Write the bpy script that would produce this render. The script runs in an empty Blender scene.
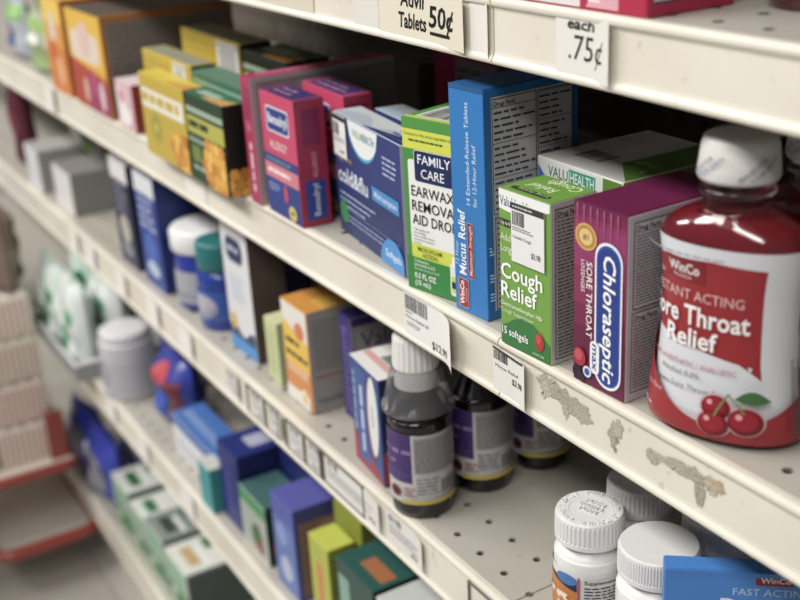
import bpy, bmesh, math, random
from mathutils import Vector, Matrix
random.seed(7)
COL = bpy.context.scene.collection
CM = 0.01
Z0 = 85.0            # height of the main shelf deck above the floor, cm
R = math.radians
# shelf deck heights (cm, relative to the main shelf)
S0, S1, S2, S3, S4 = 19.4, 0.0, -18.8, -42.0, -69.3
FLOOR = -Z0

# ------------------------------------------------------------------ materials
def lin(h):
    h = h.lstrip('#'); out = []
    for i in (0, 2, 4):
        c = int(h[i:i+2], 16) / 255
        out.append(c / 12.92 if c <= .04045 else ((c + .055) / 1.055) ** 2.4)
    return (*out, 1)
_m = {}
def mat(h, rough=.42, metal=0, trans=0, ior=1.45, coat=0, bump=0, alpha=1, var=0, scale=40):
    key = (h, rough, metal, trans, ior, coat, bump, alpha, var, scale)
    if key in _m: return _m[key]
    m = bpy.data.materials.new('surface_' + h.lstrip('#')); m.use_nodes = True
    nt = m.node_tree; b = nt.nodes['Principled BSDF']
    h0 = lin(h); y = .3 * h0[0] + .59 * h0[1] + .11 * h0[2]; h = tuple((c * .86 + y * .14) * .97 for c in h0[:3]) + (1,)
    b.inputs['Base Color'].default_value = h
    b.inputs['Roughness'].default_value = rough
    b.inputs['Metallic'].default_value = metal
    b.inputs['Transmission Weight'].default_value = trans
    b.inputs['IOR'].default_value = ior
    b.inputs['Coat Weight'].default_value = coat
    b.inputs['Alpha'].default_value = alpha
    if bump or var:
        tc = nt.nodes.new('ShaderNodeTexCoord'); n = nt.nodes.new('ShaderNodeTexNoise')
        n.inputs['Scale'].default_value = scale; n.inputs['Detail'].default_value = 6
        nt.links.new(tc.outputs['Object'], n.inputs['Vector'])
        if bump:
            bp = nt.nodes.new('ShaderNodeBump'); bp.inputs['Strength'].default_value = bump
            bp.inputs['Distance'].default_value = .002
            nt.links.new(n.outputs['Fac'], bp.inputs['Height']); nt.links.new(bp.outputs['Normal'], b.inputs['Normal'])
        if var:
            mx = nt.nodes.new('ShaderNodeMix'); mx.data_type = 'RGBA'
            a = h; mx.inputs[6].default_value = tuple(c * (1 - var) for c in a[:3]) + (1,)
            mx.inputs[7].default_value = tuple(min(1, c * (1 + var * .5)) for c in a[:3]) + (1,)
            nt.links.new(n.outputs['Fac'], mx.inputs[0]); nt.links.new(mx.outputs[2], b.inputs['Base Color'])
    _m[key] = m
    return m

def metal_paint(name, h, dirt=.35):
    m = bpy.data.materials.new(name); m.use_nodes = True
    nt = m.node_tree; b = nt.nodes['Principled BSDF']; L = nt.links
    tc = nt.nodes.new('ShaderNodeTexCoord')
    n1 = nt.nodes.new('ShaderNodeTexNoise'); n1.inputs['Scale'].default_value = 9; n1.inputs['Detail'].default_value = 8
    n2 = nt.nodes.new('ShaderNodeTexNoise'); n2.inputs['Scale'].default_value = 140; n2.inputs['Detail'].default_value = 3
    r1 = nt.nodes.new('ShaderNodeValToRGB'); r1.color_ramp.elements[0].position = .42; r1.color_ramp.elements[1].position = .62
    c = lin(h); d = lin('a59a88')
    r1.color_ramp.elements[0].color = tuple(c[i] * (1 - dirt * .35) + d[i] * dirt * .35 for i in range(3)) + (1,)
    r1.color_ramp.elements[1].color = c
    r2 = nt.nodes.new('ShaderNodeValToRGB'); r2.color_ramp.elements[0].position = .25; r2.color_ramp.elements[1].position = .33
    r2.color_ramp.elements[0].color = (.55, .52, .46, 1); r2.color_ramp.elements[1].color = (1, 1, 1, 1)
    mx = nt.nodes.new('ShaderNodeMix'); mx.data_type = 'RGBA'; mx.blend_type = 'MULTIPLY'; mx.inputs[0].default_value = dirt
    L.new(tc.outputs['Object'], n1.inputs['Vector']); L.new(tc.outputs['Object'], n2.inputs['Vector'])
    L.new(n1.outputs['Fac'], r1.inputs[0]); L.new(n2.outputs['Fac'], r2.inputs[0])
    L.new(r1.outputs[0], mx.inputs[6]); L.new(r2.outputs[0], mx.inputs[7]); L.new(mx.outputs[2], b.inputs['Base Color'])
    b.inputs['Roughness'].default_value = .38
    return m

def perforated(name, h, pitch, rad, ox, oy, axes=(0, 1), rough=.4, ymax=None):
    """painted sheet metal with a regular grid of real see-through holes"""
    m = metal_paint(name, h, .4); nt = m.node_tree; L = nt.links
    b = nt.nodes['Principled BSDF']; out = nt.nodes['Material Output']
    b.inputs['Roughness'].default_value = rough
    tc = nt.nodes.new('ShaderNodeTexCoord'); sp = nt.nodes.new('ShaderNodeSeparateXYZ'); L.new(tc.outputs['Object'], sp.inputs[0])
    def M(op, a, bb=None):
        n = nt.nodes.new('ShaderNodeMath'); n.operation = op
        for i, v in enumerate((a, bb)):
            if v is None: continue
            if isinstance(v, (int, float)): n.inputs[i].default_value = v
            else: L.new(v, n.inputs[i])
        return n.outputs[0]
    sq = []
    for ax, o, p in ((axes[0], ox, pitch[0]), (axes[1], oy, pitch[1])):
        v = M('ADD', M('DIVIDE', M('SUBTRACT', sp.outputs[ax], o * CM), p * CM), 0.5)
        v = M('SUBTRACT', M('FRACT', M('ADD', v, 1000.0)), 0.5)
        v = M('MULTIPLY', v, p); sq.append(M('MULTIPLY', v, v))
    d = M('SQRT', M('ADD', sq[0], sq[1]))
    inside = M('LESS_THAN', d, rad)
    if ymax: inside = M('MULTIPLY', inside, M('LESS_THAN', sp.outputs[axes[1]], ymax * CM))
    tr = nt.nodes.new('ShaderNodeBsdfTransparent'); mix = nt.nodes.new('ShaderNodeMixShader')
    L.new(inside, mix.inputs[0]); L.new(b.outputs[0], mix.inputs[1]); L.new(tr.outputs[0], mix.inputs[2])
    L.new(mix.outputs[0], out.inputs['Surface'])
    return m

# ------------------------------------------------------------------ text
_t = {}
def text2d(s, bold):
    k = (s, bold)
    if k in _t: return _t[k]
    cu = bpy.data.curves.new('t', 'FONT'); cu.body = s; cu.size = 1; cu.resolution_u = 2
    cu.offset = bold * .5; cu.dimensions = '2D'; cu.fill_mode = 'BOTH'
    ob = bpy.data.objects.new('t', cu); me = bpy.data.meshes.new_from_object(ob)
    V = [(v.co.x, v.co.y) for v in me.vertices]; F = [tuple(p.vertices) for p in me.polygons]
    bpy.data.objects.remove(ob); bpy.data.meshes.remove(me); bpy.data.curves.remove(cu)
    _t[k] = (V, F); return _t[k]
_hv = text2d('H', 0)[0]; CAP = max(v[1] for v in _hv) - min(v[1] for v in _hv)

# ------------------------------------------------------------------ geometry
class Geo:
    def __init__(s): s.v = []; s.f = []; s.m = []; s.sm = []; s.mats = []
    def mi(s, m):
        if m not in s.mats: s.mats.append(m)
        return s.mats.index(m)
    def add(s, V, F, m, smooth=False):
        b = len(s.v); s.v += [Vector(v) for v in V]; k = s.mi(m)
        for f in F: s.f.append([b + i for i in f]); s.m.append(k); s.sm.append(smooth)
    def box(s, x0, y0, z0, x1, y1, z1, m, bev=0):
        bm = bmesh.new(); bmesh.ops.create_cube(bm, size=1)
        for v in bm.verts:
            v.co = Vector(((x0 + x1) / 2 + v.co.x * (x1 - x0), (y0 + y1) / 2 + v.co.y * (y1 - y0), (z0 + z1) / 2 + v.co.z * (z1 - z0)))
        if bev: bmesh.ops.bevel(bm, geom=list(bm.edges), offset=bev, segments=2, affect='EDGES', profile=.6)
        s.bm(bm, m)
    def bm(s, bm, m, smooth=False):
        bm.verts.index_update()
        s.add([v.co.copy() for v in bm.verts], [[v.index for v in f.verts] for f in bm.faces], m, smooth); bm.free()
    def lathe(s, prof, m, n=48, sx=1, sy=1, smooth=True, cap0=True, cap1=True, c=(0, 0, 0), ribs=0, rib=0):
        V = []
        for r, z in prof:
            for i in range(n):
                a = 2 * math.pi * i / n
                V.append((c[0] + r * sx * math.cos(a), c[1] + r * sy * math.sin(a), c[2] + z))
        F = []
        for j in range(len(prof) - 1):
            for i in range(n):
                F.append((j * n + i, j * n + (i + 1) % n, (j + 1) * n + (i + 1) % n, (j + 1) * n + i))
        s.add(V, F, m, smooth)
        if cap0: s.add([V[i] for i in range(n)], [tuple(range(n - 1, -1, -1))], m)
        if cap1: s.add(V[-n:], [tuple(range(n))], m)
    def extrude_x(s, prof, x0, x1, m, smooth=False):
        n = len(prof)
        V = [(x0, y, z) for y, z in prof] + [(x1, y, z) for y, z in prof]
        F = [(i, (i + 1) % n, n + (i + 1) % n, n + i) for i in range(n)] + [tuple(range(n - 1, -1, -1)), tuple(range(n, 2 * n))]
        s.add(V, F, m, smooth)
    def tube(s, pts, r, m, n=10, closed=False):
        pts = [Vector(p) for p in pts]; V = []; N = len(pts)
        for i, p in enumerate(pts):
            a = pts[i - 1] if (i or closed) else p
            b = pts[(i + 1) % N] if (i < N - 1 or closed) else p
            t = (b - a).normalized(); up = Vector((0, 0, 1)) if abs(t.z) < .9 else Vector((1, 0, 0))
            u = t.cross(up).normalized(); w = u.cross(t)
            for k in range(n):
                q = 2 * math.pi * k / n; V.append(p + u * r * math.cos(q) + w * r * math.sin(q))
        F = []
        for i in range(N if closed else N - 1):
            for k in range(n):
                j = (i + 1) % N
                F.append((i * n + k, i * n + (k + 1) % n, j * n + (k + 1) % n, j * n + k))
        s.add(V, F, m, True)
        if not closed:
            s.add(V[:n], [tuple(range(n))], m); s.add(V[-n:], [tuple(range(n - 1, -1, -1))], m)
    def build(s, name, parent=None, loc=None, yaw=0, fix=True):
        me = bpy.data.meshes.new(name)
        me.from_pydata([v * CM for v in s.v], [], s.f)
        for m in s.mats: me.materials.append(m)
        for p, k, q in zip(me.polygons, s.m, s.sm): p.material_index = k; p.use_smooth = q
        me.validate(); me.update()
        if fix:
            pass
        o = bpy.data.objects.new(name, me); COL.objects.link(o)
        if parent: o.parent = parent
        if loc is not None:
            o.location = (loc[0] * CM, loc[1] * CM, (loc[2] + Z0) * CM); o.rotation_euler = (0, 0, R(yaw))
        return o

UNREADABLE = {'HONEY', 'HERBS', 'LOZENGES ', 'Honey', 'Daily', 'Probiotic', 'Elderberry', 'SYRUP', 'Aspirin', 'Cold Relief', 'RELIEF', 'ULTRATABS', '24', 'Allergy', 'Vitamin', 'LACTASE ENZYME',
              'Debrox Earwax Removal Aid', 'Valuhealth', '15 LOZENGES', '6 FL OZ', '08 22 19  DEPT 14', '$3.98', '$4.68', '02900 51234'}
class Paint:
    """print on a surface: fn(x, y, d) -> point; every call lies a hair above the one before"""
    def __init__(s, g, fn, curved=False, step=.03e-0): s.g = g; s.fn = fn; s.k = 1; s.cv = curved; s.dl = .016 if curved else .005
    def d(s, q=0): s.k += 1; return s.k * s.dl
    def rect(s, x0, y0, x1, y1, col, rough=.42):
        d = s.d(); m = mat(col, rough); nx = max(1, int(abs(x1 - x0) / .12)) if s.cv else 1; ny = max(1, int(abs(y1 - y0) / .5)) if s.cv else 1
        V = [s.fn(x0 + (x1 - x0) * i / nx, y0 + (y1 - y0) * j / ny, d) for j in range(ny + 1) for i in range(nx + 1)]
        F = [(j * (nx + 1) + i, j * (nx + 1) + i + 1, (j + 1) * (nx + 1) + i + 1, (j + 1) * (nx + 1) + i) for j in range(ny) for i in range(nx)]
        s.g.add(V, F, m)
    def strip(s, xs, lo, hi, col, rough=.42, ny=1):
        d = s.d(); m = mat(col, rough); V = []; n = len(xs)
        ny = 8 if s.cv else 1
        for j in range(ny + 1):
            for x, a, b in zip(xs, lo, hi): V.append(s.fn(x, a + (b - a) * j / ny, d))
        F = [(j * n + i, j * n + i + 1, (j + 1) * n + i + 1, (j + 1) * n + i) for j in range(ny) for i in range(n - 1)]
        s.g.add(V, F, m)
    def fstrip(s, x0, x1, lo, hi, col, n=20, rough=.42):
        xs = [x0 + (x1 - x0) * i / n for i in range(n + 1)]
        s.strip(xs, [lo(x) if callable(lo) else lo for x in xs], [hi(x) if callable(hi) else hi for x in xs], col, rough)
    def poly(s, pts, col, rough=.42):
        d = s.d(); s.g.add([s.fn(x, y, d) for x, y in pts], [tuple(range(len(pts)))], mat(col, rough))
    def ell(s, cx, cy, rx, ry, col, n=28, rough=.42):
        d = s.d(); V = [s.fn(cx, cy, d)]; rings = 3 if s.cv else 1
        for r in range(1, rings + 1):
            for i in range(n):
                a = 2 * math.pi * i / n; V.append(s.fn(cx + rx * r / rings * math.cos(a), cy + ry * r / rings * math.sin(a), d))
        F = [(0, 1 + i, 1 + (i + 1) % n) for i in range(n)]
        for r in range(rings - 1):
            for i in range(n):
                a, b = 1 + r * n + i, 1 + r * n + (i + 1) % n; F.append((a, a + n, b + n, b))
        s.g.add(V, F, mat(col, rough))
    def rrect(s, x0, y0, x1, y1, r, col, rough=.42):
        r = min(r, (x1 - x0) / 2, (y1 - y0) / 2)
        xs = [x0 + r * (1 - math.cos(a * math.pi / 12)) for a in range(7)] + [x1 - r * (1 - math.cos((6 - a) * math.pi / 12)) for a in range(7)]
        if s.cv:
            n = max(1, int((x1 - x0 - 2 * r) / .12)); mid = [x0 + r + (x1 - x0 - 2 * r) * i / n for i in range(1, n)]; xs = xs[:7] + mid + xs[7:]
        def off(x):
            if x < x0 + r: return r - math.sqrt(max(0, r * r - (x0 + r - x) ** 2))
            if x > x1 - r: return r - math.sqrt(max(0, r * r - (x - x1 + r) ** 2))
            return 0
        s.strip(xs, [y0 + off(x) for x in xs], [y1 - off(x) for x in xs], col, rough)
    def text(s, t, x, y, h, col, w=None, rot=0, al='l', b=.012, sh=0, rough=.42):
        if t in UNREADABLE:      # too blurred to read: word-like strokes of the same size
            L = w or h * len(t) * .7
            if rot == 90: s.micro(x - h, y, x, y + L, 1, col, .05, .62, True)
            elif rot == 0: s.micro(x, y, x + L, y + h, 1, col, .05, .62)
            return
        V, F = text2d(t, b)
        if not F: return
        x0 = min(v[0] for v in V); x1 = max(v[0] for v in V)
        ky = h / CAP; kx = ky if w is None else w / (x1 - x0); W = (x1 - x0) * kx
        ox = {'l': 0, 'c': -W / 2, 'r': -W}[al]; c, q = math.cos(R(rot)), math.sin(R(rot)); d = s.d()
        P = []
        for vx, vy in V:
            a = (vx - x0) * kx + ox + sh * vy * ky; bb = vy * ky
            P.append(s.fn(x + a * c - bb * q, y + a * q + bb * c, d))
        s.g.add(P, F, mat(col, rough))
    def micro(s, x0, y0, x1, y1, n, col, ragged=.25, fill=.42, vert=False, rough=.5):
        """lines of print too small to read"""
        m = mat(col, rough); d = s.d(); p = ((x1 - x0) if vert else (y1 - y0)) / n; rnd = random.Random(int((x0 * 31 + y0 * 17 + n) * 97))
        L = (y1 - y0) if vert else (x1 - x0)
        for i in range(n):
            end = L * (1 - rnd.random() * ragged); a = 0
            while a < end - p * .5:
                w = p * rnd.uniform(.8, 2.6); e = min(a + w, end)
                if vert:
                    xa = x0 + i * p + p * .25; q = [(xa, y0 + a), (xa + p * fill, y0 + a), (xa + p * fill, y0 + e), (xa, y0 + e)]
                else:
                    ya = y1 - (i + 1) * p + p * .25; q = [(x0 + a, ya), (x0 + e, ya), (x0 + e, ya + p * fill), (x0 + a, ya + p * fill)]
                s.g.add([s.fn(u, v, d) for u, v in q], [(0, 1, 2, 3)], m)
                a = e + p * .35
    def bars(s, x0, y0, x1, y1, n=22, col='222222', vert=False):
        d = s.d(); m = mat(col, .5); rnd = random.Random(int(x0 * 100 + n)); L = (y1 - y0) if vert else (x1 - x0); p = L / n
        for i in range(n):
            w = p * rnd.uniform(.25, .75); a = i * p
            q = [(x0 + a, y0), (x0 + a + w, y0), (x0 + a + w, y1), (x0 + a, y1)] if not vert else [(x0, y0 + a), (x1, y0 + a), (x1, y0 + a + w), (x0, y0 + a + w)]
            s.g.add([s.fn(u, v, d) for u, v in q], [(0, 1, 2, 3)], m)

def tagit(o, label, cat, group=None, kind=None):
    o['label'] = label
    if cat: o['category'] = cat
    if group: o['group'] = group
    if kind: o['kind'] = kind
    return o
def empty(name, x, y, z, yaw=0):
    o = bpy.data.objects.new(name, None); COL.objects.link(o); o.empty_display_size = .02
    o.location = (x * CM, y * CM, (z + Z0) * CM); o.rotation_euler = (0, 0, R(yaw)); return o

def facefn(w, d, h):
    c = lambda v, m: max(.05, min(m - .05, v))
    return dict(front=lambda x, y, e: (c(x, w), -e, c(y, h)), right=lambda x, y, e: (w + e, c(x, d), c(y, h)), top=lambda x, y, e: (c(x, w), c(y, d), h + e),
                left=lambda x, y, e: (-e, d - c(x, d), c(y, h)), back=lambda x, y, e: (w - c(x, w), d + e, c(y, h)))

def carton(name, label, cat, A, w, d, h, yaw=0, col=None, paint=None, group=None, sticker=None, flap=None, bev=.07, rough=.4):
    """A folding carton: A = its front left bottom corner; col = colours per face."""
    col = dict(dict(front='ffffff'), **(col or {}))
    g = Geo(); bm = bmesh.new(); bmesh.ops.create_cube(bm, size=1)
    for v in bm.verts: v.co = Vector(((v.co.x + .5) * w, (v.co.y + .5) * d, (v.co.z + .5) * h))
    bmesh.ops.bevel(bm, geom=list(bm.edges), offset=bev, segments=2, affect='EDGES', profile=.5)
    bm.normal_update(); bm.verts.index_update()
    V = [v.co.copy() for v in bm.verts]; b0 = len(g.v); g.v += V
    for f in bm.faces:
        n = f.normal; q = max((('front', -n.y), ('back', n.y), ('left', -n.x), ('right', n.x), ('top', n.z + .001), ('bottom', -n.z)), key=lambda t: t[1])[0]
        c = col.get(q) or (col.get('right') if q == 'left' else None) or (col['front'])
        g.f.append([v.index for v in f.verts]); g.m.append(g.mi(mat(c, rough))); g.sm.append(False)
    bm.free()
    fns = facefn(w, d, h)
    P = {k: Paint(g, f) for k, f in fns.items()}
    if paint: paint(P, w, d, h)
    o = g.build(name, None, (A[0], A[1], A[2] + .02), yaw)
    tagit(o, label, cat, group)
    if flap:      # the tucked top flap with its free edge
        f = Geo(); f.box(.12, .10, h + .002, w - .12, d * .94, h + .035, mat(flap, rough)); f.box(.05, -.015, h - .25, w - .05, .03, h + .03, mat(flap, rough), .01)
        f.build('top_flap', o)
    if sticker:
        face, x0, y0, x1, y1, fn2, sl = sticker
        s = Geo(); off = .09; fnn = fns[face]; V = [fnn(a, b, off) for a, b in ((x0, y0), (x1, y0), (x1, y1), (x0, y1))] + [fnn(a, b, off + .02) for a, b in ((x0, y0), (x1, y0), (x1, y1), (x0, y1))]
        s.add(V, [(4, 5, 6, 7), (0, 1, 5, 4), (1, 2, 6, 5), (2, 3, 7, 6), (3, 0, 4, 7)], mat('e9eaea', .45))
        pp = Paint(s, lambda a, b, e: fnn(x0 + a, y0 + b, off + .02 + e)); fn2(pp, x1 - x0, y1 - y0)
        so = s.build('price_sticker', o)
        if sl: so['label'] = sl
    return o

# ------------------------------------------------------------------ setting
g = Geo()
fm = bpy.data.materials.new('floor_tile'); fm.use_nodes = True; nt = fm.node_tree; b = nt.nodes['Principled BSDF']
tc = nt.nodes.new('ShaderNodeTexCoord'); br = nt.nodes.new('ShaderNodeTexBrick'); br.offset = 0
br.inputs['Scale'].default_value = 1; br.inputs['Brick Width'].default_value = .305; br.inputs['Row Height'].default_value = .305
br.inputs['Mortar Size'].default_value = .0015; br.inputs['Color1'].default_value = lin('cfcac4'); br.inputs['Color2'].default_value = lin('c6c1ba'); br.inputs['Mortar'].default_value = lin('9c968f')
ns = nt.nodes.new('ShaderNodeTexNoise'); ns.inputs['Scale'].default_value = 90; ns.inputs['Detail'].default_value = 6
mx = nt.nodes.new('ShaderNodeMix'); mx.data_type = 'RGBA'; mx.blend_type = 'MULTIPLY'; mx.inputs[0].default_value = .25
nt.links.new(tc.outputs['Object'], br.inputs['Vector']); nt.links.new(tc.outputs['Object'], ns.inputs['Vector'])
nt.links.new(br.outputs['Color'], mx.inputs[6]); nt.links.new(ns.outputs['Color'], mx.inputs[7]); nt.links.new(mx.outputs[2], b.inputs['Base Color'])
b.inputs['Roughness'].default_value = .3
g.box(-900, -400, -4, 300, 260, 0, fm)
o = g.build('floor', None, (0, 0, FLOOR)); tagit(o, 'worn grey vinyl tile shop floor along the shelving', None, kind='structure')
wm = metal_paint('wall_paint', 'c9c4ba', .2)
g = Geo(); g.box(-910, -400, 0, -900, 260, 300, wm); tagit(g.build('wall_far', None, (0, 0, FLOOR)), 'cream painted wall at the far end of the aisle', None, kind='structure')

CREAM = metal_paint('cream_shelf_enamel', 'e4dfd2', .45)
PITCH = 2.8165
J = [-50.65 + 101.4, -50.65, -152.05, -253.45]
DECK = perforated('perforated_cream_deck', 'b5b1a8', (PITCH, 2.72), .27, PITCH, 2.03, ymax=6.2)
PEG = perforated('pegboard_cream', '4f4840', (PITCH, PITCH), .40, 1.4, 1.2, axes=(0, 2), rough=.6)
BACKY = 34.0
secname = {0: 'near', 1: 'middle', 2: 'far'}
def shelf(sec, z, depth, lip, label, rip=None):
    x1, x0 = J[sec], J[sec + 1]; W = x1 - x0
    e = empty('metal_shelf', x0, 0, z); tagit(e, label, 'shelf')
    a, b = .06, W - .06
    g = Geo(); g.box(a, .55, -.14, b, depth, 0, DECK); g.build('shelf_deck', e)
    g = Geo()
    prof = [(.62, 0), (.26, .02), (.10, -.03), (.02, -.14), (0, -.28), (.03, -.40), (.10, -.48), (.18, -.54), (.22, -.7), (.20, -lip + .7), (.16, -lip + .5), (.09, -lip + .40), (.02, -lip + .3),
            (0, -lip + .16), (.06, -lip + .04), (.2, -lip), (.7, -lip), (.7, -lip + .12), (.62, -lip + .2), (.56, -.16)]
    g.extrude_x(prof, a, b, CREAM); g.build('price_rail', e)
    for q in (a + .3, b - .5):
        g = Geo(); g.extrude_x([(1.2, -.2), (1.2, -2.2), (depth, -5.4), (depth, -.2)], q, q + .2, CREAM); g.build('bracket', e)
    return e
D0 = 33.6
shelf(0, S0, D0, 3.5, 'cream metal shelf overhead at right, its rail carrying the .75 cent tag')
shelf(1, S0, D0, 3.5, 'cream metal shelf overhead at left, its rail carrying the 50 cent tag')
sA = shelf(0, S1, D0, 3.85, 'cream metal shelf under the red bottle, torn label residue on its rail')
sB = shelf(1, S1, D0, 3.85, 'cream metal shelf under the cold and flu, allergy and honey cartons')
sC = shelf(2, S1, D0, 3.85, 'blurred far end of the shelf level with the cherry bottle, under green-topped pouches')
shelf(0, S2, D0, 4.2, 'cream metal shelf with round holes under the white-capped vitamin bottles')
shelf(1, S2, D0, 4.2, 'cream metal shelf under the dark syrup bottles and the orange carton')
shelf(2, S2, D0, 4.2, 'blurred far end of the second shelf, beneath the blue jar level')
shelf(1, S3, D0, 4.2, 'cream metal shelf under the navy cartons, third tier in view')
shelf(2, S3, D0, 4.2, 'blurred far end of the third shelf behind the red rack')
shelf(1, S4, D0, 4.2, 'lowest cream shelf, under the green and white cartons')
shelf(2, S4, D0, 4.2, 'far end of the lowest shelf, under the purple-blue bags')
for s in (0, 1, 2):
    x1, x0 = J[s], J[s + 1]
    e = empty('pegboard_panel', x0, BACKY, FLOOR)
    tagit(e, ['dark perforated back panel behind the cherry bottle and sore throat carton', 'perforated back panel behind the cold, allergy and honey cartons', 'perforated back panel at the blurred far left end'][s], 'back panel')
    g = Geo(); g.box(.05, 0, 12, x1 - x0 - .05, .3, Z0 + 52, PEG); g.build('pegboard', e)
    g = Geo(); g.box(0, 2.4, 0, x1 - x0, 2.8, Z0 + 52, mat('4a443d', .7)); g.build('added_dark_sheet', e)  # dark layer added behind the pegboard so its holes read black
    g = Geo(); g.box(-.0, .35, 0, 1.6, 2.3, Z0 + 54, CREAM); g.build('upright_post', e)
    g = Geo(); g.box(0.05, -BACKY + 3, .02, x1 - x0 - .05, -BACKY + 3.3, Z0 + S4 - 4.3, CREAM); g.build('kick_plate', e)

# torn residue of old labels on the near main rail
def blob(rnd, cx, cz, rx, rz, n=26):
    return [(cx + rx * math.cos(2 * math.pi * i / n) * rnd.uniform(.55, 1.1), cz + rz * math.sin(2 * math.pi * i / n) * rnd.uniform(.5, 1.15)) for i in range(n)]
g = Geo(); rnd = random.Random(3)
x0 = J[1]
p = Paint(g, lambda x, y, e: (x - x0, .195 - e * .6, y))
def bl(cx, cz, rx, rz, col):
    pts = blob(rnd, cx, cz, rx, rz); d = p.d()
    g.add([p.fn(cx, cz, d)] + [p.fn(a, b2, d) for a, b2 in pts], [(0, 1 + i, 1 + (i + 1) % len(pts)) for i in range(len(pts))], mat(col, .8, var=.35, scale=500, bump=.5))
for a in [(-46.0, -1.15, 1.3, .55, 'b9b1a1'), (-44.4, -1.55, 1.9, .65, 'b3ab9b'), (-43.2, -1.9, .9, .6, 'b9b1a1'), (-46.4, -1.6, .5, .7, 'c2bbac'), (-44.6, -2.2, .35, .6, 'bcb4a5'),
          (-40.6, -1.9, .5, .9, 'b5ad9d'), (-40.3, -1.4, .45, .6, 'c0b9aa'), (-40.5, -2.7, .15, .22, 'a59b8b'),
          (-37.7, -1.8, .55, .5, 'b9b1a1'), (-36.9, -1.6, .9, .3, 'bfb8a9'), (-35.9, -1.5, .9, .45, 'b9b1a1'), (-34.9, -1.5, 1.0, .5, 'b3ab9b'), (-34.4, -2.2, .35, .9, 'b0a797'),
          (-33.7, -1.5, .6, .5, 'c5b9a4'), (-33.3, -1.3, .5, .35, 'c4a98c')]: bl(*a)
o = g.build('adhesive_residue', sA); o['label'] = 'torn brownish paper and glue left on the rail'
# ------------------------------------------------------------------ price tags
def price_tag(label, x0, w, ztop, h, col, paint=None, curl=0, curl_top=0, group=None, z=0, tilt=0, y=.16):
    """a paper slip in the rail; curl lifts its right edge away from the rail"""
    g = Geo(); nx, nz = 16, 4
    def bend(u):
        t = max(0, (u - .6) / .4); return -curl * t * t
    def fn(x, zz, e):
        u = x / w; return (x - curl * .25 * max(0, u - .6) ** 2 * 4, bend(u) - e - .02 - (h - zz) * tilt, zz - h)
    V = [fn(w * i / nx, h * j / nz, 0) for j in range(nz + 1) for i in range(nx + 1)]
    n = len(V); V += [(v[0], v[1] + .02, v[2]) for v in V]
    F = [(j * (nx + 1) + i, j * (nx + 1) + i + 1, (j + 1) * (nx + 1) + i + 1, (j + 1) * (nx + 1) + i) for j in range(nz) for i in range(nx)]
    F += [tuple(reversed([k + n for k in f])) for f in F]
    m = mat(col, .6); g.add(V, F, m, True)
    if paint: paint(Paint(g, fn), w, h)
    o = g.build('price_tag', None, (x0, y, ztop)); tagit(o, label, 'price tag', group); return o

def tag_1299(p, w, h):
    p.bars(.15, h - 1.15, 3.0, h - .1, 20, '333338')
    p.text('02900 51234', .15, h - 1.4, .13, '555555', b=0)
    p.text('Mucus Relief SR', .2, h - 1.75, .22, '444448', 2.9, b=.0)
    p.micro(.3, h - 2.3, 2.2, h - 1.95, 2, '777777')
    p.text('$12.99', w - 3.5, h - 2.95, .55, '222226', 2.0, b=.015)
price_tag('curling white barcode price tag reading $12.99 beneath the blue carton', -61.5, 6.9, -.45, 3.3, 'ecebe8', tag_1299, curl=.8, y=.1)
def tag_298(p, w, h):
    p.rect(.0, h - .16, w * .9, h - .02, '222222')
    p.bars(.1, h - .8, 1.5, h - .2, 16, '333338')
    p.text('Mucus Relief', .25, h - 1.25, .2, '444448', 2.3, b=0)
    p.text('$2.98', 1.9, h - 1.85, .36, '222226', 1.1, b=.02)
price_tag('small white barcode price tag reading $2.98 under the green cough carton', -51.3, 3.6, -.62, 2.9, 'e6e4de', tag_298, curl=.35, y=.1)
def tag_advil(p, w, h):
    p.text('Advil', 2.6, h - .95, .85, '1c1a1a', 2.6, b=.05, sh=.15)
    p.text('Tablets', 2.3, h - 2.2, .85, '1c1a1a', 3.1, b=.05, sh=.1)
    p.text('50¢', 5.7, h - 1.85, 1.15, '1c1a1a', 2.7, b=.04, sh=.12)
    p.rect(5.8, h - 2.3, 8.0, h - 2.12, '1c1a1a')
price_tag('cream handwritten tag reading Tablets 50¢ on the overhead rail', -62.6, 9.7, S0 - .35, 2.85, 'e2dac6', tag_advil, curl=.3, y=.12)
price_tag('worn white paper strip beside the handwritten 50¢ tag', -65.9, 3.2, S0 - .4, 2.7, 'dedbd3', None)
price_tag('blank white strip between the 50¢ tag and the shelf joint', -52.8, 1.9, S0 - .35, 2.9, 'e6e3dc', None, curl=.15)
def tag_75(p, w, h):
    p.text('each', .9, h - .62, .5, '1c1a1a', 2.0, b=.06, sh=.15)
    p.text('.75¢', 1.0, h - 2.05, 1.15, '2c2a2c', 2.55, b=.0, sh=.1)
price_tag('white handwritten tag reading each .75¢ on the overhead rail', -45.3, 4.3, S0 - .25, 2.95, 'e6e3dc', tag_75, curl=.3, y=.12)
def tag_75b(p, w, h):
    p.text('75¢', w * .45, h - 1.9, .9, '2a2624', 2.1, b=.03, sh=.1)
price_tag('blurred cream tag reading 75¢ at the upper left of the overhead rail', -84.5, 13.0, S0 - .4, 2.7, 'd8cfba', tag_75b)
def tag_scribble(p, w, h):
    p.bars(.3, h - .8, 2.2, h - .2, 14, '66666a'); p.micro(.3, h - 1.9, w - .6, h - 1.0, 3, '8a8a8c'); p.text('$3.98', w - 2.0, h - 2.4, .35, '55555a', b=.01)
zt = S2 - .75
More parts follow.
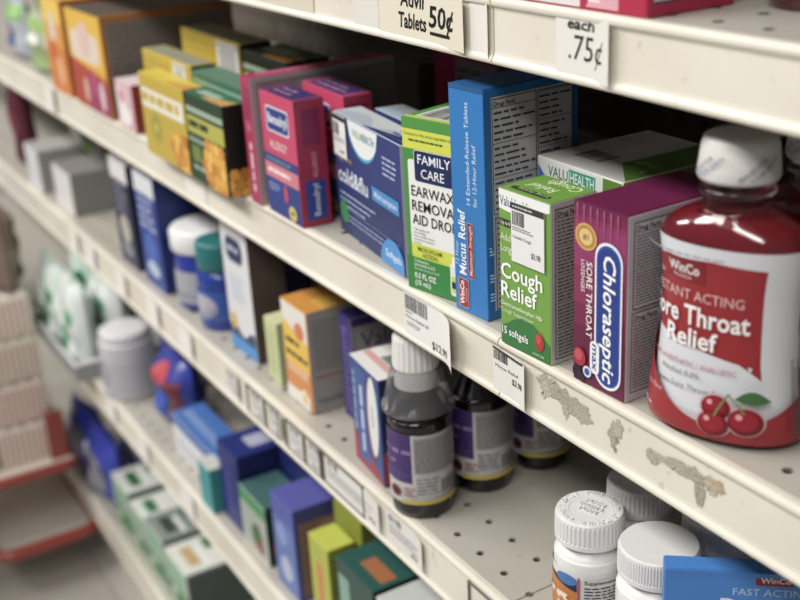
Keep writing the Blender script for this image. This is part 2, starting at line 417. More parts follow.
for x, w, lb in [(-97.0, 3.4, 'blurred white tag on the second rail under the box with the navy oval'),
                 (-91.2, 3.4, 'blurred white tag under the pale green slim box'), (-87.2, 3.2, 'blurred white tag under the left edge of the orange carton'),
                 (-83.0, 3.2, 'white tag under the middle of the orange carton, beside a dark gap'), (-79.3, 2.6, 'short white tag between the orange carton and the blue and white carton'),
                 (-76.0, 9.2, 'long white tag under the blue and white carton'), (-66.0, 5.4, 'white tag with worn print under the foremost syrup bottle')]:
    price_tag(lb, x, w, zt, 2.6, 'e4e2dd', tag_scribble, curl=.25)
for x, lb in [(-92.0, 'clear label holder under the navy oval box, first of the row'), (-83.6, 'clear label holder under the orange carton'), (-76.6, 'clear label holder left of the long white tag'), (-55.0, 'clear label holder at the joint of the second rail')]:
    g = Geo(); gm = mat('6c665f', .3)
    w = 5.2 if x > -60 else 7.0
    g.box(0, .0, -.1, w, .1, .04, gm); g.box(0, .0, -2.75, .12, .35, 0, gm); g.box(w - .12, .0, -2.75, w, .35, 0, gm); g.box(0, 0, -2.85, w, .1, -2.75, gm)
    tagit(g.build('label_holder', None, (x, .05, S2 - .68)), lb, 'label holder')
price_tag('blurred white tag on the main rail below the honey lozenge carton', -101.5, 5.0, -.5, 2.7, 'ece9e2')
price_tag('blurred white tag on the main rail at far left, near the joint', -151.0, 5.5, -.4, 3.0, 'e6e3dc', curl=.3)
for x, lb in [(-150.5, 'first'), (-143.0, 'second'), (-131.0, 'third'), (-120.0, 'fourth'), (-110.0, 'fifth')]:
    price_tag('blurred white tag on the second rail, %s from the left edge' % lb, x, 4.6, S2 - .7, 2.7, 'efede8', curl=.25)
for x, lb in [(-146.0, 'below the grey canisters'), (-133.0, 'below the clear gap'), (-117.5, 'left of the navy cartons')]:
    price_tag('blurred white tag on the third rail %s' % lb, x, 5, S3 - .7, 2.7, 'efede8', curl=.2)

# ------------------------------------------------------------------ cartons on the main shelf
def facts(p, x0, y0, x1, y1, n, title=True, bg=None, ink='3a3a40', frame='2a2a30'):
    if bg: p.rect(x0, y0, x1, y1, bg)
    t = .05
    p.rect(x0, y0, x0 + t, y1, frame); p.rect(x1 - t, y0, x1, y1, frame); p.rect(x0, y0, x1, y0 + t, frame); p.rect(x0, y1 - t, x1, y1, frame)
    yy = y1 - .12
    if title:
        p.text('Drug Facts', x0 + .12, yy - .32, .26, ink, min(1.6, (x1 - x0) * .6), sh=.15, b=.03); yy -= .42
    k = max(2, int((yy - y0) / 1.6)); hh = (yy - y0 - .1) / k
    for i in range(k):
        b1 = yy - i * hh; p.rect(x0, b1, x1, b1 + .03, frame)
        p.micro(x0 + .12, b1 - hh + .1, x1 - .12, b1 - .06, max(2, int(n * hh / (y1 - y0))), ink, .45, .3)

# sore throat lozenges
def pt_chlora(P, w, d, h):
    p = P['front']
    p.fstrip(.04, w - .04, 4.5, lambda x: 9.3 - .0 * x, '8b2a58'); p.fstrip(.04, w - .04, 6.5, 9.0, '96306a', rough=.4)
    p.rect(.06, .06, w - .06, 3.2, '6b1742')
    for i in range(7):
        x = .25 + i * .5; p.poly([(x, h - .1), (x + .12, h - .1), (x + .06, h - 1.6 - (i % 3) * .4)], 'b5578a')
    # gold seal
    p.ell(1.0, h - 1.75, .82, .72, 'd9a84e'); p.ell(1.0, h - 1.75, .68, .6, 'b98636'); p.ell(1.0, h - 1.75, .5, .44, 'e4c27a')
    p.text('#1', 1.0, h - 1.9, .32, '8a5a1c', al='c', b=.03)
    # blue pill with white rim, lettering runs downwards
    p.rrect(1.72, .35, 3.72, 8.35, .95, 'f2f2f6'); p.rrect(1.84, .5, 3.60, 8.2, .85, '2450a8'); p.rrect(1.95, .62, 3.48, 8.05, .75, '1c3d92')
    p.text('Chloraseptic', 2.38, 7.75, .84, 'ffffff', 6.95, rot=-90, b=.03, sh=.18)
    p.rrect(1.42, .9, 2.12, 2.75, .3, 'f2f2f6'); p.text('max', 1.6, 2.6, .42, '1c3d92', 1.5, rot=-90, b=.03, sh=.15)
    p.text('SORE THROAT', 1.12, 7.0, .42, 'f6eef2', 4.2, rot=-90, b=.02)
    p.text('LOZENGES', .72, 7.0, .26, 'f0dfe8', 1.75, rot=-90, b=.015)
    p.text('15 LOZENGES', .55, 3.4, .14, 'd8b8c8', 1.2, rot=-90, b=0)
    p.ell(.62, 1.5, .48, .52, 'b02438'); p.ell(.55, 1.6, .3, .32, 'd0485a'); p.ell(.45, .6, .36, .4, '2c1830'); p.ell(.75, .38, .3, .26, '3a2040')
    p.ell(1.25, .85, .32, .32, 'dfe6f4'); p.ell(1.25, .85, .2, .2, '2e58b4')
    q = P['right']; q.rect(.1, .1, d - .1, h - .1, 'b9b3ba'); facts(q, .35, .5, d - .4, 4.9, 24, bg='bdb8be'); facts(q, .35, 5.1, d - .4, h - .35, 26, bg='bdb8be')
carton('lozenge_carton', 'maroon sore throat lozenge carton with white script lettering on a blue pill shape', 'medicine box', (-44.1, .3, 0), 3.95, 7.5, 10, 2,
       dict(front='7c1d4c', right='c3bec4', top='6e1a48', left='7c1d4c', back='7c1d4c'), pt_chlora, flap='70194a')

# cough relief
def pt_cough(P, w, d, h):
    p = P['front']
    p.fstrip(.04, w - .04, lambda x: h - 1.15 + .5 * (x / w) ** 2 - .15 * math.sin(x), h - .05, 'f0f1ee')
    p.text('Valu', .12, h - .95, .55, '41506e', .95, b=.02); p.text('Health', 1.15, h - .95, .55, '4f9a78', 1.5, b=.02)
    p.fstrip(.05, w - .05, .05, lambda x: 1.55 + .55 * math.sin(x * 1.15 - 1.0), '2f7d3a')
    p.rrect(.1, h - 2.15, 1.9, h - 1.72, .08, '2c3028'); p.text('Up to 8 hours', .2, h - 2.04, .22, 'f0f0e8', 1.5, b=.01)
    p.text('Adult', .18, h - 2.95, .42, 'e4efd0', 1.05, b=.005); p.text('Long Acting', .18, h - 3.6, .42, 'e4efd0', 2.3, b=.005)
    p.text('Cough', .16, h - 5.15, .88, 'ffffff', 3.55, b=.028); p.text('Relief', .16, h - 6.3, .88, 'ffffff', 3.1, b=.028)
    p.text('Dextromethorphan HBr', .16, h - 6.85, .25, 'eef6e0', 3.6, b=.012); p.text('Cough Suppressant', .16, h - 7.25, .25, 'e0efc8', 2.8, b=.0)
    p.text('15 softgels', .18, .7, .45, 'ffffff', 2.3, b=.02); p.ell(3.45, 1.15, .38, .55, 'b52a2a'); p.ell(3.38, 1.3, .2, .3, 'cf4a40')
    p.text('actual size', 2.9, .28, .16, 'dff0d0', b=0)
    q = P['right']; facts(q, .3, .3, d - .3, h - .35, 40, bg='b6b6b2')
    t = P['top']; t.rect(.06, .06, w - .06, d - .06, '6fa332')
    t.text('Cough', 3.8, 2.95, .75, 'dcebc0', 2.6, rot=180, b=.025); t.text('Relief', 2.9, 1.9, .7, 'dcebc0', 2.1, rot=180, b=.02)
    t.rrect(.5, .35, 3.6, .8, .2, '39432c'); t.text('Long Acting', 3.4, .72, .24, 'cfdcb8', 2.4, rot=180, b=0)
def st_cough(p, w, h):
    p.rect(0, h - .42, w, h - .05, '3a3a3c'); p.text('08 22 19  DEPT 14', .15, h - .32, .14, 'cccccc', b=0)
    p.bars(.12, h - 1.3, 1.15, h - .5, 14, '55565a'); p.micro(.12, h - 1.62, w * .7, h - 1.36, 2, '77787c')
    p.text('Valuhlth Cough', .15, h - 2.05, .17, '55565a', b=0); p.text('$2.98', w - 1.05, h - 2.85, .3, '55565a', .75, b=.015)
carton('cough_relief_carton', 'lime green adult Cough Relief softgel carton with white price sticker', 'medicine box', (-50.2, -.05, 0), 4.35, 3.3, 9.3, 3,
       dict(front='72a636', right='bfbfbb', top='8a9a78', back='72a636', left='bfbfbb'), pt_cough, sticker=('front', 1.2, 5.35, 3.95, 8.8, st_cough, 'white price sticker with barcode'))

# mucus relief
def pt_mucus(P, w, d, h):
    p = P['front']
    p.text('14 Extended-Release Tablets', 1.78, 7.0, .36, 'd6e8f6', 6.1, rot=90, b=0); p.text('for 12-Hour Relief', 2.42, 7.0, .36, 'd6e8f6', 3.7, rot=90, b=0)
    p.text('12 Hour', .5, 3.0, .34, 'bfe0f6', 1.5, rot=90, b=0); p.text('Mucus Relief', 1.22, 2.45, .66, 'ffffff', 4.1, rot=90, b=.025)
    p.rrect(1.42, 2.35, 2.0, 5.9, .12, 'b9b0b8'); p.rrect(1.45, 2.4, 1.97, 5.85, .1, '8e1f2c'); p.text('Maximum Strength', 1.86, 2.55, .3, 'f4dfe0', 3.15, rot=90, b=.005, sh=.12)
    p.rrect(.42, .3, 1.42, 2.2, .14, 'c8c0c6'); p.rrect(.46, .34, 1.38, 2.16, .12, 'a5202c')
    p.text('WinCo', .98, .48, .4, 'ffffff', 1.55, rot=90, b=.04); p.text('FOODS', 1.28, .75, .16, 'f0d0d0', .9, rot=90, b=.01)
    q = P['right']
    q.rect(.55, .6, d - .5, h - .5, 'b4b4b8')
    facts(q, .6, 6.6, 3.9, h - .6, 17); facts(q, 3.95, 6.6, d - .55, h - .6, 17, title=False); facts(q, .6, .7, d - .55, 6.5, 16, title=False)
    for i, y in enumerate((1.3, 2.5, 4.2)): q.micro(.08, y, .45, y + .6, 3, 'bfe0f6')
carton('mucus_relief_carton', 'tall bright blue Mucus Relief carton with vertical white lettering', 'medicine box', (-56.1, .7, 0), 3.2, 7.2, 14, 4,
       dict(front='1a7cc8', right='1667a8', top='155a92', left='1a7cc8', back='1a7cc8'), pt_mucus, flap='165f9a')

# ear wax drops
def pt_ear(P, w, d, h):
    p = P['front']
    p.fstrip(.05, w - .05, lambda x: h - 1.95, lambda x: h - .55, 'd8de2c'); p.rect(.05, h - .7, w - .05, h - .05, '4b9a3a')
    p.text('Compare to the active ingredient in', .2, h - 1.1, .2, '3c6a2a', 4.0, b=0); p.text('Debrox Earwax Removal Aid', .6, h - 1.5, .2, '3c6a2a', 3.2, b=0)
    p.rrect(.45, 2.1, w - .15, h - 2.6, .25, 'd8de2c'); p.rrect(.45, 3.15, w - .15, h - 2.65, .2, 'eeefea')
    p.rrect(1.0, h - 4.0, 4.5, h - 1.95, .22, 'd8dde8'); p.rrect(1.05, h - 3.95, 4.45, h - 2.0, .2, '1d2a5c')
    p.text('FAMILY', 2.75, h - 2.8, .58, 'f2f4f8', 2.8, al='c', b=.01); p.text('CARE', 2.6, h - 3.7, .58, 'f2f4f8', 2.0, al='c', b=.01)
    p.text('EARWAX', .68, h - 4.95, .66, '14161a', 3.7, b=.012); p.text('REMOVAL', .68, h - 5.9, .66, '14161a', 4.1, b=.012); p.text('AID DROPS', .68, h - 6.8, .66, '14161a', 4.2, b=.012)
    for i, t in enumerate(('• Safe, gentle and', '   non-irritating', '• Aid to soften, loosen', '   and remove excessive', '   ear wax')):
        p.text(t, .7, h - 7.2 - i * .22, .14, '3a3c40', b=0)
    p.text('MICROFOAM', 2.1, 2.75, .28, '3c6a2a', 2.1, al='c', b=.01); p.text('ACTION', 2.1, 2.37, .28, '3c6a2a', 1.3, al='c', b=.01)
    p.rect(.05, .05, w - .05, 2.25, '2e8a3c')
    p.text('Carbamide', .7, 1.95, .2, 'e4f2e0', b=.01); p.text('peroxide 6.5%', .7, 1.68, .22, 'e4f2e0', b=.01); p.text('Earwax Removal Aid', .7, 1.42, .18, 'cfe6cc', b=0)
    p.text('0.5 FL OZ', .7, .85, .36, 'ffffff', 1.9, b=.03); p.text('(15 mL)', .7, .38, .32, 'ffffff', 1.4, b=.03)
    p.rrect(3.9, .4, 4.75, 2.6, .2, 'e8ebe6'); p.rrect(4.0, .6, 4.65, 1.7, .08, 'c8d83a'); p.rect(4.02, .9, 4.63, 1.35, '1d2a5c'); p.rrect(4.1, 2.3, 4.55, 3.0, .1, 'f6f6f4')
    t = P['top']; t.rrect(.7, .5, w - .7, d - .8, .1, 'dcdeda'); t.bars(1.0, .7, w - 1.0, d - 1.1, 20, '333333'); t.rect(.1, .06, w - .1, .45, 'c8d43a')
carton('earwax_drops_carton', 'green and yellow earwax removal drops carton', 'medicine box', (-60.9, .25, 0), 5.0, 4.2, 11.3, 13,
       dict(front='3f9440', right='a8aaa4', left='b8bab2', top='4a9a3e', back='3f9440'), pt_ear)

# cold and flu, two boxes one behind another
def pt_cold(P, w, d, h):
    p = P['front']
    n = 16; c0 = 4.6
    p.fstrip(.06, w - .06, .06, h * .45, '27366f')
    p.fstrip(2.9, 8.3, lambda x: h - .1 - 2.25 * math.sqrt(max(0, 1 - ((x - 5.6) / 2.7) ** 2)), h - .05, 'e9edf0')
    p.fstrip(2.9, 8.3, lambda x: h - .1 - 2.5 * math.sqrt(max(0, 1 - ((x - 5.6) / 2.7) ** 2)), lambda x: h - .1 - 2.25 * math.sqrt(max(0, 1 - ((x - 5.6) / 2.7) ** 2)), '3aa6d0')
    p.text('VALU', 3.7, h - 1.1, .55, '8fb84a', 1.7, b=.02); p.text('HEALTH', 5.4, h - 1.1, .55, '2f8a9a', 2.3, b=.02)
    p.micro(9.0, h - 2.7, 11.8, h - 1.2, 4, 'a9b8dc')
    p.text('nighttime', .7, h - 3.3, .42, 'b8ae4a', 2.6, b=.01)
    p.text('cold&flu', .5, h - 5.0, 1.15, 'dfe6f4', 5.6, b=.035)
    p.rrect(6.9, h - 4.9, 11.5, h - 3.9, .12, '3f8fd6'); p.text('Multi-symptom', 7.3, h - 4.6, .42, 'e8f2fc', 3.8, b=.01)
    for i in range(3): p.micro(.6, h - 6.0 - i * .45, 8.6 - i, h - 5.65 - i * .45, 1, 'aeb9dd')
    p.rect(.6, h - 7.0, 11.4, h - 6.96, '8f9cc8'); p.micro(.6, h - 7.9, 9.8, h - 7.2, 2, '8f9cc8')
    p.ell(1.3, 1.75, .8, .9, '3c8a48')
    p.fstrip(8.0, 12.2, .07, lambda x: .07 + 2.0 * math.sqrt(max(0, 1 - ((x - 10.1) / 2.15) ** 2)), '3f93dc'); p.text('Softgels', 8.9, .7, .5, 'e8f2fc', 2.6, b=.02)
    q = P['right']; q.micro(.25, .4, d - .2, h - .4, 30, '77787c')
    t = P['top']; t.fstrip(.1, w - .1, .1, lambda x: .4 + .5 * d * abs(math.sin(x * .5)), 'aebcc8'); t.fstrip(5.5, w - .1, .1, lambda x: .2 + .35 * (x - 5.5) * .5, '2a3a74')
    t.micro(8.6, .25, 11.8, d - .3, 3, '3a4a7a')
def st_cold(p, w, h):
    p.rect(0, h - .4, w, h - .05, '2c2c2e'); p.bars(.1, h - 1.5, 1.3, h - .55, 12, '66676b'); p.micro(.1, h - 2.0, w - .2, h - 1.6, 2, '888888'); p.text('$4.68', w - 1.2, .25, .3, '66676b', 1.0, b=.01)
gcf = None
carton('cold_and_flu_carton', 'navy cold and flu softgel carton with price sticker, front of the pair', 'medicine box', (-74.2, 2.3, 0), 12.0, 2.3, 9.0, -7,
       dict(front='2b3c7c', right='a9adb4', top='c9d0d4', left='2b3c7c', back='2b3c7c'), pt_cold, sticker=('front', .15, 5.9, 2.6, 8.95, st_cold, 'white price sticker with barcode'))
def pt_cold2(P, w, d, h):
    t = P['top']; t.fstrip(.1, w - .1, .1, lambda x: .4 + .5 * d * abs(math.sin(x * .5 + .6)), 'a8bccb'); t.ell(7.6, d * .5, 2.0, d * .3, '2c5da8')
    P['right'].micro(.25, .4, d - .2, h - .4, 30, '77787c')
carton('cold_and_flu_carton', 'second cold and flu carton, behind the one with the price sticker', 'medicine box', (-72.6, 4.9, 0), 12.0, 2.3, 9.0, -6,
       dict(front='2b3c7c', right='a9adb4', top='c6ccd0', left='2b3c7c', back='2b3c7c'), pt_cold2)

# allergy relief boxes
def pt_allergy(P, w, d, h):
    p = P['front']
    p.rrect(1.0, h - 3.0, 5.1, h - 1.0, .3, 'd7dbe8'); p.rrect(1.15, h - 2.85, 4.95, h - 1.15, .25, '2a3f8e'); p.text('Benadryl', 1.35, h - 2.3, .75, 'f2f4fa', 3.4, b=.03)
    p.text('ALLERGY', 1.3, h - 4.3, .62, 'f4d4dc', 3.2, b=.03)
    p.rect(.07, .07, w - .07, h - 4.85, '28408e'); p.micro(.4, h - 5.4, w - .5, h - 5.0, 1, '6f9a8a')
    p.rect(.07, h - 6.75, w - .07, h - 5.55, 'd87a8a'); p.text('ULTRATABS', .6, h - 6.4, .5, 'f6e4e8', 4.2, b=.01)
    p.micro(.5, 1.9, 2.6, 2.6, 3, '9fb4e4'); p.ell(3.6, 2.1, .35, .75, 'c94a64'); p.ell(4.6, .75, .7, .6, 'd8c63a'); p.text('24', 4.3, .55, .4, '28408e', b=.02)
    q = P['right']; q.rrect(.55, h - 3.4, d - .5, h - .7, .15, '862050'); q.text('ALLERGY', d * .62, h - 5.9, .38, 'e8a8b8', 2.0, rot=90, b=.01)
    q.rrect(.45, .5, d - .4, 3.6, .2, '32499c'); q.text('Benadryl', d * .62, .8, .5, 'e2e8f6', 2.5, rot=90, b=.02)
    t = P['top']; t.rect(.8, .3, w - .8, d - .2, '3c3474'); t.micro(1.2, .5, w - 1.2, d - .5, 2, 'b07a98')
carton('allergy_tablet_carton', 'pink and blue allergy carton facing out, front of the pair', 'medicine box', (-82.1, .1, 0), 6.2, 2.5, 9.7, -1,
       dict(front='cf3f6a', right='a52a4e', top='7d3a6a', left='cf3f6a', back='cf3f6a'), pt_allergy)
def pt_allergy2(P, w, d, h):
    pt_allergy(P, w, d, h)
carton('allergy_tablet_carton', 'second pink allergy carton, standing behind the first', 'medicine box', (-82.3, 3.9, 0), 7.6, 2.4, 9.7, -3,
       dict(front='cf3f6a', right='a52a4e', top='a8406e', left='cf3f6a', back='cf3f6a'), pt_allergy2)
# maroon large carton
def pt_maroon(P, w, d, h):
    p = P['front']
    p.rrect(.3, h - 3.4, w - .3, h - .8, .2, '9a3056'); p.text('Allergy', 1.3, 1.0, .7, 'e8c4d0', 4.2, rot=90, b=.02); p.micro(.6, 6.0, 1.3, 6.8, 3, 'e3a4b8', vert=True)
    q = P['right']; q.rect(.4, .3, d - .2, h - .4, '9a969a'); facts(q, .6, .4, d * .5, h - .5, 34, title=False, ink='6a666c', frame='716d73'); facts(q, d * .5 + .1, .4, d - .4, h - .5, 34, title=False, ink='6a666c', frame='716d73')
    t = P['top']; t.micro(.5, 1.0, 1.2, 7.0, 2, 'e8a8c0', vert=True)
carton('allergy_value_carton', 'large magenta carton with grey drug facts side, left of the pink allergy pair', 'medicine box', (-85.2, -.1, 0), 1.9, 13, 10.3, 0,
       dict(front='b32d5e', right='a8a4a8', top='b0305f', left='b32d5e', back='b32d5e'), pt_maroon)

# honey lozenge cartons
def honey(p, cx, cy, r, n):
    rn = random.Random(5)
    for i in range(n):
        for j in range(n):
            x = cx + (i - n / 2) * r * 1.75 + (j % 2) * r * .85; y = cy + (j - n / 2) * r * 1.5
            if ((x - cx) ** 2 + (y - cy) ** 2) > (n * r * .8) ** 2: continue
            p.ell(x, y, r, r, rn.choice(['d8901c', 'e8ab2c', 'c97c14', 'f0bf48']), 6)
def pt_green(P, w, d, h):
    p = P['front']
    p.rect(.1, h - 1.6, w - .1, h - 1.1, '9fb49c'); p.rect(.1, h - 3.4, w - .1, h - 1.9, 'b6b43a'); p.text('HERBS', .5, h - 3.1, .95, '24402a', 4.6, b=.03)
    p.rect(.1, h - 4.2, w - .1, h - 3.8, '8aa48c'); p.text('LOZENGES ', .5, .9, .6, '9fb49c', 3.4, b=.02); p.rrect(.6, 1.8, 2.6, 3.2, .2, '6f8a3a')
    honey(p, w - 2.3, 1.9, .62, 6)
    q = P['right']; q.text('Honey', .5, 1.4, .6, 'b99a4a', 2.4, b=.02); honey(q, 1.0, 1.1, .55, 4)
    t = P['top']; t.fstrip(w * .45, w - .1, .1, lambda x: d * .2 + (x - w * .45) * .25, 'd79a3a'); t.rect(1.2, d * .3, w * .65, d * .75, '9db8a4'); t.rect(.3, d * .45, w - .4, d * .5, 'b9d0c0')
def pt_yellow(P, w, d, h):
    p = P['front']
    p.rect(.3, h - 3.1, w - .5, h - 1.3, 'e7e6d4'); p.text('HONEY', .5, h - 2.9, 1.35, 'c9a91e', w - 1.6, b=.05)
    p.ell(3.4, 2.9, 1.5, 1.6, 'b9a42c'); p.ell(3.4, 2.9, 1.0, 1.1, '8f9a34'); p.ell(3.4, 2.9, .55, .6, 'cdb844'); honey(p, w - 1.9, 1.6, .6, 5)
    t = P['top']; t.fstrip(w * .6, w - .1, .1, lambda x: d * .15 + (x - w * .6) * .3, 'd9932c')
def st_hon(p, w, h): p.rect(.5, .3, w - .5, h - .5, 'b0b0b2'); p.rect(.1, h - .4, w - .1, h - .15, 'a0a0a0')
def pt_yellow2(P, w, d, h):
    p = P['front']
    for k in range(3): p.rect(.3, h - 1.0 - k * .75, w * .6, h - .85 - k * .75, 'a8921c')
    p.rect(.3, h - 5.1, w - .5, h - 3.3, 'e7e6d4'); honey(p, w - 1.9, 1.6, .6, 5)
    P['top'].rect(.2, .2, w - .2, d - .2, '9a9a84')
def pt_green2(P, w, d, h):
    p = P['front']
    for k in range(2): p.rect(.3, h - .9 - k * .9, w - .3, h - .6 - k * .9, '8ab09c')
    p.rect(.1, h - 4.4, w - .1, h - 2.8, 'b6b43a'); honey(p, w - 2.3, 1.9, .62, 6)
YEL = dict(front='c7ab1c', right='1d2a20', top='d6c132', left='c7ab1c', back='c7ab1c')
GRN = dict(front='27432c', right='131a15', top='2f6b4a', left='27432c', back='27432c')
HG = 'honey lozenge cartons'
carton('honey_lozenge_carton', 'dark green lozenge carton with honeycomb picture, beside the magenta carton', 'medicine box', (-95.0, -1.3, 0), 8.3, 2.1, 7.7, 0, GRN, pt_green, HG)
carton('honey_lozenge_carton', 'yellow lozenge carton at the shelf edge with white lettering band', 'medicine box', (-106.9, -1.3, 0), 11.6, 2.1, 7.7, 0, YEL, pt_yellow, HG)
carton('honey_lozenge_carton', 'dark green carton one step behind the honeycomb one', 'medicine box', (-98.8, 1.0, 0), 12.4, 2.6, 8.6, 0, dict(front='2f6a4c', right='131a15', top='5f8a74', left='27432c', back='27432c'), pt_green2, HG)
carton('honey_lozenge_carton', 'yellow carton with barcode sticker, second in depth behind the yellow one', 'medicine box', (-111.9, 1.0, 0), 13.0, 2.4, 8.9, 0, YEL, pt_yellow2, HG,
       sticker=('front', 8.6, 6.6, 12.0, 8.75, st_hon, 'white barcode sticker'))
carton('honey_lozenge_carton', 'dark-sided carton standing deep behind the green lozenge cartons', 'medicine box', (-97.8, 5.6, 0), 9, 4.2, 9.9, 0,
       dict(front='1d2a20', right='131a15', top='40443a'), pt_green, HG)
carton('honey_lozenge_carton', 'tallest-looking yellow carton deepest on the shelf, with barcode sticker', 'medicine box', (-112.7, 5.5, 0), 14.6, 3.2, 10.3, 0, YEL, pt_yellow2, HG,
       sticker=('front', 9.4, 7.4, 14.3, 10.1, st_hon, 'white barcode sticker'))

# throat drop packs at far left
def pt_big(P, w, d, h):
    p = P['front']
    p.rect(.1, h * .45, w - .1, h - .1, 'e8b92a'); p.rrect(1.2, h * .5, w - 1.6, h - 2.2, 1.2, 'e4d2c4'); p.ell(w * .5, h * .72, 2.2, 2.0, 'e2c0b4')
    p.fstrip(.1, w - .1, .1, lambda x: h * .5 - .35 * (x / w) * h * .35, 'b84a32'); p.fstrip(w * .45, w - .1, .1, lambda x: h * .45 - (x / w) * 1.5, 'a43468')
    p.ell(w * .38, h * .2, .8, 1.4, 'ddb6a0'); p.ell(w * .82, h * .2, .9, 1.6, 'dfc8cc'); p.ell(w * .62, h * .3, .7, 1.5, 'c25684')
    q = P['right']; q.rect(.5, .2, d - .2, h - .6, '857c77'); P['top'].rect(w - .7, .05, w - .05, d - .1, 'b5702c'); facts(q, .8, .5, d - .6, h - .9, 18, title=False, ink='5e5651', frame='675f59')
carton('throat_drop_carton', 'big yellow and red carton with orange-edged grey side, far left', 'medicine box', (-134.8, .0, 0), 13.0, 15, 10.9, 0,
       dict(front='dba524', right='b06a2a', top='62564e', left='c9852a', back='c9852a'), pt_big)
def pt_org(P, w, d, h):
    p = P['front']
    p.rect(.1, h * .75, w - .1, h - .1, 'f0c84c'); p.ell(w * .45, h * .7, 1.6, 1.8, 'e4cdb8'); p.fstrip(.1, w - .1, .1, h * .5, 'dd7e2e'); p.ell(w * .6, h * .25, 1.3, 1.8, 'e8b27a'); p.ell(w * .35, h * .45, 1.1, 1.2, 'cf5f2c')
carton('throat_drop_carton', 'narrow orange and yellow carton left of the big yellow and red one', 'medicine box', (-144.9, 0, 0), 8.2, 9, 11.2, 0,
       dict(front='e39a34', right='a4521e', top='e2b23c'), pt_org)
def pt_wht(P, w, d, h):
    p = P['front']; p.rect(.3, .4, w * .6, h - .6, 'efe6e6'); p.ell(w * .35, h * .7, .9, .8, 'd88a9a'); p.ell(w * .6, h * .3, 1.0, .9, 'f6f0f0')
carton('lozenge_tin_carton', 'small white and pink carton between the big yellow and red carton and the honey cartons', 'medicine box', (-119.2, .0, 0), 5.2, 4.5, 5.0, 0,
       dict(front='dcb2ba', right='8e2a30', top='e6d4d6'), pt_wht)

# ------------------------------------------------------------------ pouches
def pouch(name, label, cat, A, w, h, t, yaw, col, paint=None, group=None, lean=0, stiff=.5):
    g = Geo(); nx, nz = 16, 18
    def th(u, v):
        a = max(0, 1 - abs(2 * u - 1) ** 2.6); b = max(0, min(1, v / .10)) ** .5 * max(0, min(1, (1 - v) / .25)) ** .7
        return t / 2 * a ** .6 * b + .03
    rn = random.Random(int(w * 100 + h * 7)); ph = [rn.uniform(0, 6) for _ in range(4)]
    def fn(side):
        def f(x, y, e):
            u, v = x / w, y / h; wr = .06 * t * math.sin(9 * u + ph[0] + 5 * v) + .05 * t * math.sin(14 * v + ph[1])
            return (x, t / 2 + side * (th(u, v) + e) + wr * (1 if 0.02 < u < .98 else 0) + lean * y, y)
        return f
    V = []; F = []
    for sd in (-1, 1):
        b0 = len(V); f = fn(sd)
        V += [f(w * i / nx, h * j / nz, 0) for j in range(nz + 1) for i in range(nx + 1)]
        for j in range(nz):
            for i in range(nx):
                q = (b0 + j * (nx + 1) + i, b0 + j * (nx + 1) + i + 1, b0 + (j + 1) * (nx + 1) + i + 1, b0 + (j + 1) * (nx + 1) + i)
                F.append(q if sd < 0 else tuple(reversed(q)))
    g.add(V, F, mat(col, .25, coat=.3), True)
    p = Paint(g, fn(-1), True); p.dl = .03
    if paint: paint(p, w, h)
    o = g.build(name, None, (A[0], A[1], A[2] + .02), yaw); tagit(o, label, cat, group)
    s = Geo(); s.box(0, t / 2 - .06 + lean * h, h - .05, w, t / 2 + .06 + lean * h, h + .7, mat(col, .3)); s.build('top_seal', o)
    return o
def pp_a(p, w, h): p.rect(.4, h * .7, w - .4, h * .93, '7fb05a'); p.ell(w * .5, h * .4, w * .25, h * .2, '4f6f9c'); p.ell(w * .2, h * .45, w * .14, h * .14, 'c99a8e')
def pp_b(p, w, h): p.rect(.4, h * .78, w - .4, h * .95, '8fb85a'); p.rect(.6, h * .1, w * .9, h * .5, '93a86c'); p.ell(w * .45, h * .6, w * .2, h * .1, 'e8ece4')
def pp_c(p, w, h): p.rect(.4, h * .5, w - .4, h * .9, '6f8f5c'); p.ell(w * .5, h * .3, w * .3, h * .16, 'b5bcae')
pouch('cough_drop_pouch', 'pale pouch with blue and pink spots, green top, at the far left edge', 'pouch', (-175.5, 1.5, 0), 9.5, 8.0, 3, 0, 'b5bac4', pp_a, 'cough drop pouches')
pouch('cough_drop_pouch', 'pale green pouch left of the orange carton', 'pouch', (-163.5, 1.5, 0), 13.0, 7.0, 3, 0, 'b9c2a4', pp_b, 'cough drop pouches')
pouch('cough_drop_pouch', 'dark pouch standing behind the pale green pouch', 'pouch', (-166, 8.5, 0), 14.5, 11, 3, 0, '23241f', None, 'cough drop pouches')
pouch('cough_drop_pouch', 'green-banded pouch behind, at the extreme upper left', 'pouch', (-186, 8.5, 0), 15, 11, 3, 0, '6a7a5c', pp_c, 'cough drop pouches')
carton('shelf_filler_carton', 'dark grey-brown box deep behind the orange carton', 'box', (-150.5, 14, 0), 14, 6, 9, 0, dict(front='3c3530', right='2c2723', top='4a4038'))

# items deep in the main shelf
def pt_valu(P, w, d, h):
    p = P['front']; p.text('VALU', 1.0, h - 1.0, .6, '3f7f6a', 1.8, b=.02); p.rect(2.9, h - 1.15, 5.2, h - .25, '3aa08a'); p.text('HEALTH', 3.0, h - 1.0, .6, 'e6f0ec', 2.1, b=.02)
    p.fstrip(.1, 1.5, .1, lambda x: h - .4 - x, '3a74b8'); p.rect(w * .78, .1, w - .1, h - .1, '5c8a2c')
    t = P['top']; t.rect(1.2, 1.2, 4.0, 3.6, 'c4c4c0'); t.bars(1.4, 1.5, 3.8, 3.2, 18, '3c3c3c'); t.fstrip(w * .62, w - .1, lambda x: .1 + .8 * (w - x), d - .1, '4f7a24')
    t.text('Cough', w - .5, 3.4, .6, '9dba78', 2.0, rot=180, b=.02); t.text('Relief', w - .7, 2.4, .5, '9dba78', 1.6, rot=180, b=.02)
